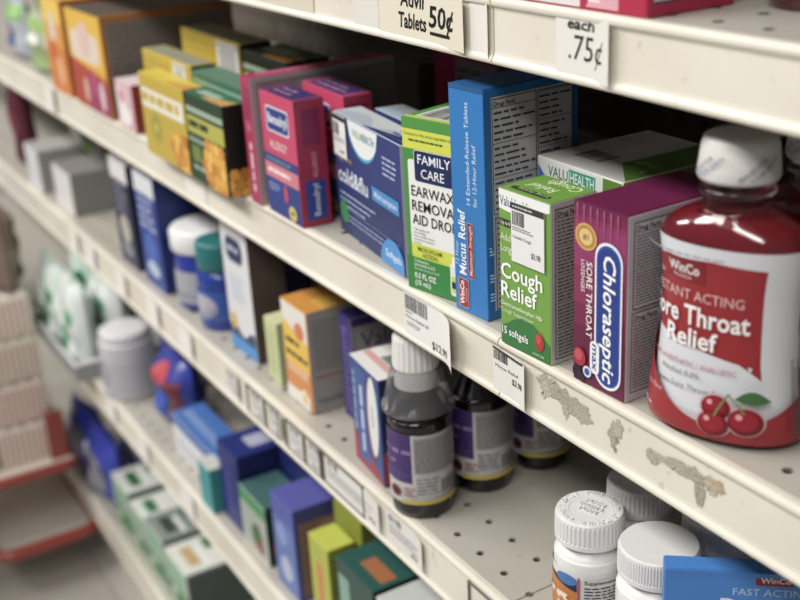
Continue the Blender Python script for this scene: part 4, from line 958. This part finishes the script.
def pt_pb(P, w, d, h):
    p = P['front']; p.rect(.2, .3, w - .2, h - 2.4, '5f7cc0'); p.ell(w * .4, h * .62, 1.2, 1.3, '8a9cd8'); p.ell(w * .5, h * .25, 1.3, 1.4, 'b4c0dc')
    q = P['right']; q.rect(.5, .4, d - .3, h - 1.6, '8a6a5c'); q.ell(d * .5, h * .3, 1.7, 1.6, 'a83a2c'); q.ell(d * .5, h * .7, 1.4, 1.2, 'b08a78')
carton('picture_carton', 'violet-blue picture carton in front of the navy ones', 'medicine box', (-92.3, 1.4, S3), 5.0, 7.5, 10.4, 0, dict(front='5560b4', right='4a4a8c', top='5a5cae'), pt_pb)
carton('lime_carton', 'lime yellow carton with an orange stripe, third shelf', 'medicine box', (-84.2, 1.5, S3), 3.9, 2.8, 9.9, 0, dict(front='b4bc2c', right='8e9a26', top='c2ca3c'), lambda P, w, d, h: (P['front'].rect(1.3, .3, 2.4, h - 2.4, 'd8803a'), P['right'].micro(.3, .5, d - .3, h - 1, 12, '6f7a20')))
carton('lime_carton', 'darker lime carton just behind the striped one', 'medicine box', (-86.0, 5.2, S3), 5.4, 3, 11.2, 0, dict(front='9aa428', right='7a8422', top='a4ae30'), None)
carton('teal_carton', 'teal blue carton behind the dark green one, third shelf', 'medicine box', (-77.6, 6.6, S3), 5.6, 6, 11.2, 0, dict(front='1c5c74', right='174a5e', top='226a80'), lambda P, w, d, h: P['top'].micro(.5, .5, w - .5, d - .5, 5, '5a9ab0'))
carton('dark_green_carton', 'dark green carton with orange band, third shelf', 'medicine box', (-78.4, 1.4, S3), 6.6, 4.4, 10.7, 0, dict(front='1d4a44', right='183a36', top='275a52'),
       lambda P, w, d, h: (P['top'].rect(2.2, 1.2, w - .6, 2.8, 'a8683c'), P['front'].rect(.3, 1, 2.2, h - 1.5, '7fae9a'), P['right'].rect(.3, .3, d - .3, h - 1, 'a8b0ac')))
carton('leaf_carton', 'white carton with brown-orange leaf picture, bottom of the view', 'medicine box', (-71.0, 1.3, S3), 8.0, 5.2, 10.9, 0, dict(front='cfd2cf', right='2f5a3c', top='c4c8c6'),
       lambda P, w, d, h: [P['top'].ell(w * .6 + .9 * math.cos(a), d * .5 + .8 * math.sin(a), .9, .35, 'a8604a') for a in (0, 1.2, 2.4, 3.6)] + [P['front'].ell(w * .55 + 1.2 * math.cos(a), h * .72 + 1.1 * math.sin(a), 1.2, .5, 'a8604a') for a in (0, 1.2, 2.4, 3.6)])
carton('flat_white_carton', 'white carton with blue band lying flat, third shelf', 'box', (-124.0, 2.4, S3), 17, 4.2, 5.2, 0, dict(front='dfe2e8', right='c8ccd4', top='4274c0'), lambda P, w, d, h: (P['front'].rect(.2, h - 1.3, w - .2, h - .1, '3468b8'), P['top'].micro(1, 1, w - 1, d - 2, 4, 'a8c0e4'), P['front'].micro(1, 1, w - 3, 2.4, 2, 'b0b6c4')))
carton('teal_strip_carton', 'narrow turquoise carton left of the big navy one', 'box', (-110.6, .5, S3), 3.4, 2.0, 5.6, 0, dict(front='3aa0a4', right='2f8a90', top='c8ccc8'), None)
pouch('blue_red_pouch', 'blue pouch with red and green print on the third shelf', 'pouch', (-136.0, 3.6, S3), 10.5, 9.0, 5, 0, '2a3a9a', lambda p, w, h: (p.ell(w * .45, h * .75, 2.6, 1.5, 'c03a48'), p.ell(w * .75, h * .45, 1.4, 1.8, '3a5c34'), p.ell(w * .4, h * .35, 1.7, 1.5, '3f5cb4'), p.rect(w * .7, 1, w - .6, h * .8, '6c1c24')))
def canister(label, x, y, r, h, body, lid, z=S3):
    e = empty('plastic_canister', x, y, z + .02); tagit(e, label, 'canister', 'grey canisters')
    B = Body(smoothrows([(0, r * .9, r * .9), (.4, r, r), (h - 2.5, r, r), (h - 1.5, r * .95, r * .95), (h - 1.2, r * .8, r * .8)])); B.arc(3); g = Geo(); B.mesh(g, mat(body, .3)); g.build('canister_body', e)
    g = Geo(); p = Paint(g, B.fn, True); p.k = 3; p.rect(-r * 2, 1.5, r * 2, h - 4, 'b9b9c0'); p.ell(0, h * .4, r * .5, r * .6, 'a2a4b0'); g.build('label', e)
    g = Geo(); g.lathe([(r * .85, h - 1.3), (r * .9, h - 1.2), (r * .9, h - .15), (r * .8, h), (.01, h)], mat(lid, .4), 48, cap1=False); g.build('lid', e)
canister('grey-white canister at the shelf edge beside the clear bin', -143.0, 3.4, 3.7, 9.6, 'c6c6cc', 'dcdce0')
canister('grey-white canister standing behind the one at the shelf edge', -142.0, 12.0, 3.9, 12.2, 'bcbcc4', 'd4d4da')
# clear bin around
g = Geo(); bmt = mat('b9bcc0', .25, trans=.5); W, Dp, Hh = 22.4, 16.5, 2.6
g.box(0, 0, 0, W, Dp, .2, bmt); g.box(0, 0, .2, .25, Dp, Hh, bmt); g.box(W - .25, 0, .2, W, Dp, Hh, bmt); g.box(.25, 0, .2, W - .25, .25, Hh, bmt); g.box(.25, Dp - .25, .2, W - .25, Dp, Hh, bmt)
g.tube([(0, 0, Hh), (W, 0, Hh), (W, Dp, Hh), (0, Dp, Hh)], .35, mat('cfd0d4', .3), closed=True)
o = g.build('clear_bin', None, (-172.5, -2.2, S3 + .05)); tagit(o, 'clear plastic bin rim holding green and white bags, third shelf far left', 'bin')
cols = [('dceee4', '2f8a58'), ('dfe8e4', '4ea878'), ('cfe6da', '1f7a48'), ('e4ebe8', '66b48c'), ('c4dccf', '2a6a44'), ('e6e8e8', '58a080')]
for i, (px, py, w, h, c) in enumerate([(-171.6, -1.3, 9.5, 12.5, 0), (-161.3, -1.3, 9.5, 12.5, 1), (-171.6, 3.6, 9.8, 15.0, 2), (-161.0, 3.6, 9.8, 14.0, 3), (-171.6, 8.6, 10, 16.5, 4), (-161.0, 8.6, 10, 16.0, 5)]):
    lb = ['mint green bag at the front left of the clear bin', 'white and green bag at the front right of the clear bin', 'green bag in the middle row of the bin, left', 'white and green bag in the middle row of the bin, right', 'dark green printed bag at the back of the bin, left', 'pale bag with green print at the back of the bin, right'][i]
    a, b = cols[c]
    pouch('mint_bag', lb, 'bag', (px, py, S3 + .3), w, h, 4.2, 0, a, (lambda b: lambda p, w, h: (p.ell(w * .35, h * .3, 1.8, 2.0, b), p.ell(w * .7, h * .62, 1.6, 1.4, b), p.ell(w * .65, h * .25, 1.2, 1.2, 'f4f6f6'), p.ell(w * .3, h * .7, 1.3, 1.0, 'eef4f2')))(b), 'bags in the clear bin')

# ------------------------------------------------------------------ lowest shelf
def pp_p(p, w, h): p.rrect(w * .35, h * .2, w * .85, h * .8, 1.5, '8a8c94'); p.ell(w * .25, h * .7, 1.4, 1.2, 'cfd0e4')
for i, (px, py, w, h) in enumerate([(-184, 1.5, 11.5, 10.0), (-171.5, 1.0, 13.0, 10.5), (-176, 8.0, 13, 13.5)]):
    pouch('blue_bag', ['violet-blue bag on the lowest shelf, farthest left', 'violet-blue bag on the lowest shelf beside the red rack corner', 'violet-blue bag standing behind the front two'][i], 'bag', (px, py, S4), w, h, 5, 0, '3a48b8', pp_p, 'violet-blue bags')
def pt_g4(c1, c2, c3):
    def f(P, w, d, h):
        t = P['top']; t.rect(w * .2, d * .15, w * .8, d * .32, c1); t.rect(w * .1, d * .5, w * .45, d * .9, c2); t.ell(w * .75, d * .7, 1.2, .8, c3); t.rect(w * .3, d * .36, w * .9, d * .42, 'f0f2f0')
        p = P['front']; p.rect(.3, .4, w - .3, h * .5, '3c8a50'); p.rect(.6, h * .55, w - .6, h - .5, '8fc0a0'); p.ell(w * .3, h * .3, 1.0, .9, 'd8e2d8')
        P['right'].rect(.3, .3, d - .3, h - .5, '4a5c54')
    return f
GL = ['green-panelled white carton beside the violet-blue bags, lowest shelf', 'second green and white carton from the violet-blue bags', 'third green and white carton from the violet-blue bags', 'fourth green and white carton, at the bottom edge of the view']
GS = [('2a7040', '6f8a7c', 'b4643a'), ('2f7a48', 'e8ecea', 'b4643a'), ('3c4a44', '5a7468', '88a094'), ('c8a870', '2a7040', 'c4705a')]
GW = [(-156.5, 7.6, 8.4), (-148.3, 6.2, 7.6), (-141.6, 7.4, 8.3), (-133.5, 8.0, 7.8)]
for i in range(4):
    carton('green_white_carton', GL[i], 'box', (GW[i][0], 1.6, S4), GW[i][1], 9.5, GW[i][2], 0, dict(front='d5dcd4', right='7f8a84', top=['dde2de', 'e4e8e4', '8a9690', 'dfe2da'][i]), pt_g4(*GS[i]), 'green and white cartons on the lowest shelf')
GL2 = ['white carton with dark green lid behind the first green and white one', 'white carton with dark green lid behind the second', 'white carton with dark green lid behind the third']
for i in range(3):
    carton('green_lid_carton', GL2[i], 'box', (-150.5 + i * 9, 12.4, S4), 8.2, 9.5, 9.5, 0, dict(front='d5dcd4', right='6f7a74', top='4f7460'), None, 'dark green lidded cartons')

# ------------------------------------------------------------------ red rack in the aisle
RX0, RX1, RY0, RY1 = -215, -166.5, -60, -1.4
red = mat('9c3a2e', .35, coat=.3); lit = metal_paint('rack_tray_enamel', 'e6ddd0', .3); gry = metal_paint('rack_grey_panel', 'dcd6cf', .3)
e = empty('red_display_rack', RX0, RY0, FLOOR); tagit(e, 'low red tube-framed display rack standing in the aisle at left', 'rack')
W, Dp = RX1 - RX0, RY1 - RY0
def rounded(z, r=5, x0=0, y0=0, x1=None, y1=None):
    x1 = W if x1 is None else x1; y1 = Dp if y1 is None else y1; pts = []
    for cx, cy, a0 in ((x1 - r, y0 + r, -90), (x1 - r, y1 - r, 0), (x0 + r, y1 - r, 90), (x0 + r, y0 + r, 180)):
        for k in range(7): a = R(a0 + 15 * k); pts.append((cx + r * math.cos(a), cy + r * math.sin(a), z))
    return pts
zb, zm = -75.6 - FLOOR, -61.5 - FLOOR
yb = Dp - 14.5
g = Geo(); g.tube(rounded(zb, 3.5, 0, yb, W, Dp + 2.6), 1.0, red, closed=True); g.build('bottom_rim', e)
g = Geo(); g.box(.6, yb + .6, zb - .5, W - .6, Dp + 2.0, zb - .1, gry, .1); g.build('bottom_tray', e)
g = Geo(); g.box(0, 0, zm - .9, W, Dp, zm - .1, lit, .2); g.build('top_tray', e)
g = Geo(); g.tube(rounded(zm - 1.2, 2.0, -.3, -.3, W + .3, Dp + .3), .8, red, closed=True); g.build('top_rim', e)
for px, py, zt in ((.8, .8, zm + 20), (.8, Dp - .8, zm + 20), (W - 12, .8, zm - 1), (1.5, yb + 1.5, zm - 1)):
    g = Geo(); g.tube([(px, py, 0), (px, py, zt)], .9, red); g.build('post', e)
g = Geo(); g.box(W - .9, Dp - 3.2, zm, W - .3, Dp - .4, zm + 8, red, .1); g.build('side_plate', e)
# shrink wrapped cup packs on the rack: each pack is a tray of ribbed cups
def pack(label, x, y, z, w, d, h, col, k):
    g = Geo(); g.box(0, 0, 0, w, d, h * .92, mat(col, .3, coat=.4, bump=.4, scale=120), .5)
    n = 5
    for i in range(n):
        for j in range(4):
            cx, cy = (i + .5) * w / n, (j + .5) * d / 4; g.lathe([(w / n * .42, h * .9), (w / n * .45, h * .96), (w / n * .3, h)], mat(col, .35), 14, c=(cx, cy, 0), cap0=False)
    p = Paint(g, lambda a, b, ee: (w + ee, a, b))
    for j in range(9): p.k = 2; p.rect(.3 + j * (d - .6) / 9, .3, .3 + (j + .55) * (d - .6) / 9, h * .85, 'c9a79a')
    o = g.build('cup_pack', None, (x, y, z), 0); tagit(o, label, 'pack', 'pink-white packs on the red rack'); return o
ztop = zm - .08 + FLOOR
cs = ['ecdcd2', 'e8d2c8', 'ead6cc', 'efe4d8']
names = []
ws, ds, hs = 12, 8.6, 7.0
k = 0
cornerpos = [(RX1 - 13.5, -11.8), (RX1 - 13.5, -21), (RX1 - 13.5, -30.2)]
colw = ['beside the shelf', 'in the middle column', 'in the left column']
lev = ['bottom layer', 'second layer', 'third layer', 'top layer']
for ci, (x, y) in enumerate(cornerpos):
    for L in range(4):
        pack('pinkish white wrapped pack on the red rack, %s, %s' % (lev[L], colw[ci]), x, y, ztop + L * 7.05 + .02, ws, ds, hs, cs[(ci + L) % 4] if L != 2 else 'e3dccb', k); k += 1
def pp_r(c, d): return lambda p, w, h: (p.ell(w * .5, h * .5, w * .3, h * .2, c), p.ell(w * .3, h * .25, w * .15, h * .1, d))
pouch('snack_bag', 'brown bag on top of the packs on the red rack, beside the shelf', 'bag', (RX1 - 12.5, -8.5, ztop + 28.3), 11, 13, 6, 0, '8a7466', pp_r('a89684', 'd8c9b4'), 'bags on the red rack')
pouch('snack_bag', 'tan bag on top of the packs, second from the shelf', 'bag', (RX1 - 12.5, -17.5, ztop + 28.3), 11, 14, 6, 0, 'b09a84', pp_r('d8c9b4', '8a7466'), 'bags on the red rack')
pouch('snack_bag', 'blue and pink bag at the back of the red rack', 'bag', (RX1 - 27, -9.5, ztop), 12, 42, 6, 0, '5a6ab4', pp_r('c86a9c', '3a4a8c'), 'bags on the red rack')

# ------------------------------------------------------------------ light
def area(name, x, y, z, sx, sy, power, col=(1, .97, .92), rot=(0, 0, 0)):
    l = bpy.data.lights.new(name, 'AREA'); l.shape = 'RECTANGLE'; l.size = sx * CM; l.size_y = sy * CM; l.energy = power; l.color = col
    o = bpy.data.objects.new(name, l); COL.objects.link(o); o.location = (x * CM, y * CM, (z + Z0) * CM); o.rotation_euler = rot; return o
for x, pw in ((60, 38), (-130, 50), (-320, 60)):
    area('ceiling_light', x, -140, 172, 150, 45, pw, rot=(R(25), 0, 0))
w = bpy.data.worlds.new('shop_light'); bpy.context.scene.world = w; w.use_nodes = True
bg = w.node_tree.nodes['Background']; bg.inputs[0].default_value = (.93, .96, 1, 1); bg.inputs[1].default_value = .20

# ------------------------------------------------------------------ camera
cam = bpy.data.cameras.new('camera'); co = bpy.data.objects.new('camera', cam); COL.objects.link(co)
cam.sensor_width = 36; cam.sensor_fit = 'HORIZONTAL'; cam.lens = 1162.3 / 800 * 36; cam.clip_start = .01
Rg = Vector((0.51230827, 0.85715717, -0.05312091)); Up = -Vector((0.30127253, -0.23730026, -0.92353855)); Bk = -Vector((-0.80422329, 0.45713256, -0.3798088))
M = Matrix.Identity(4)
for i in range(3): M[i][0] = Rg[i]; M[i][1] = Up[i]; M[i][2] = Bk[i]
M[0][3] = 0; M[1][3] = -35.154 * CM; M[2][3] = (28.0 + Z0) * CM
co.matrix_world = M
cam.dof.use_dof = True; cam.dof.focus_distance = .655; cam.dof.aperture_fstop = 6.4
S = bpy.context.scene; S.camera = co
S.view_settings.view_transform = 'Standard'; S.view_settings.look = 'None'; S.view_settings.exposure = -.22; S.view_settings.gamma = 1; S.view_settings.use_curve_mapping = False
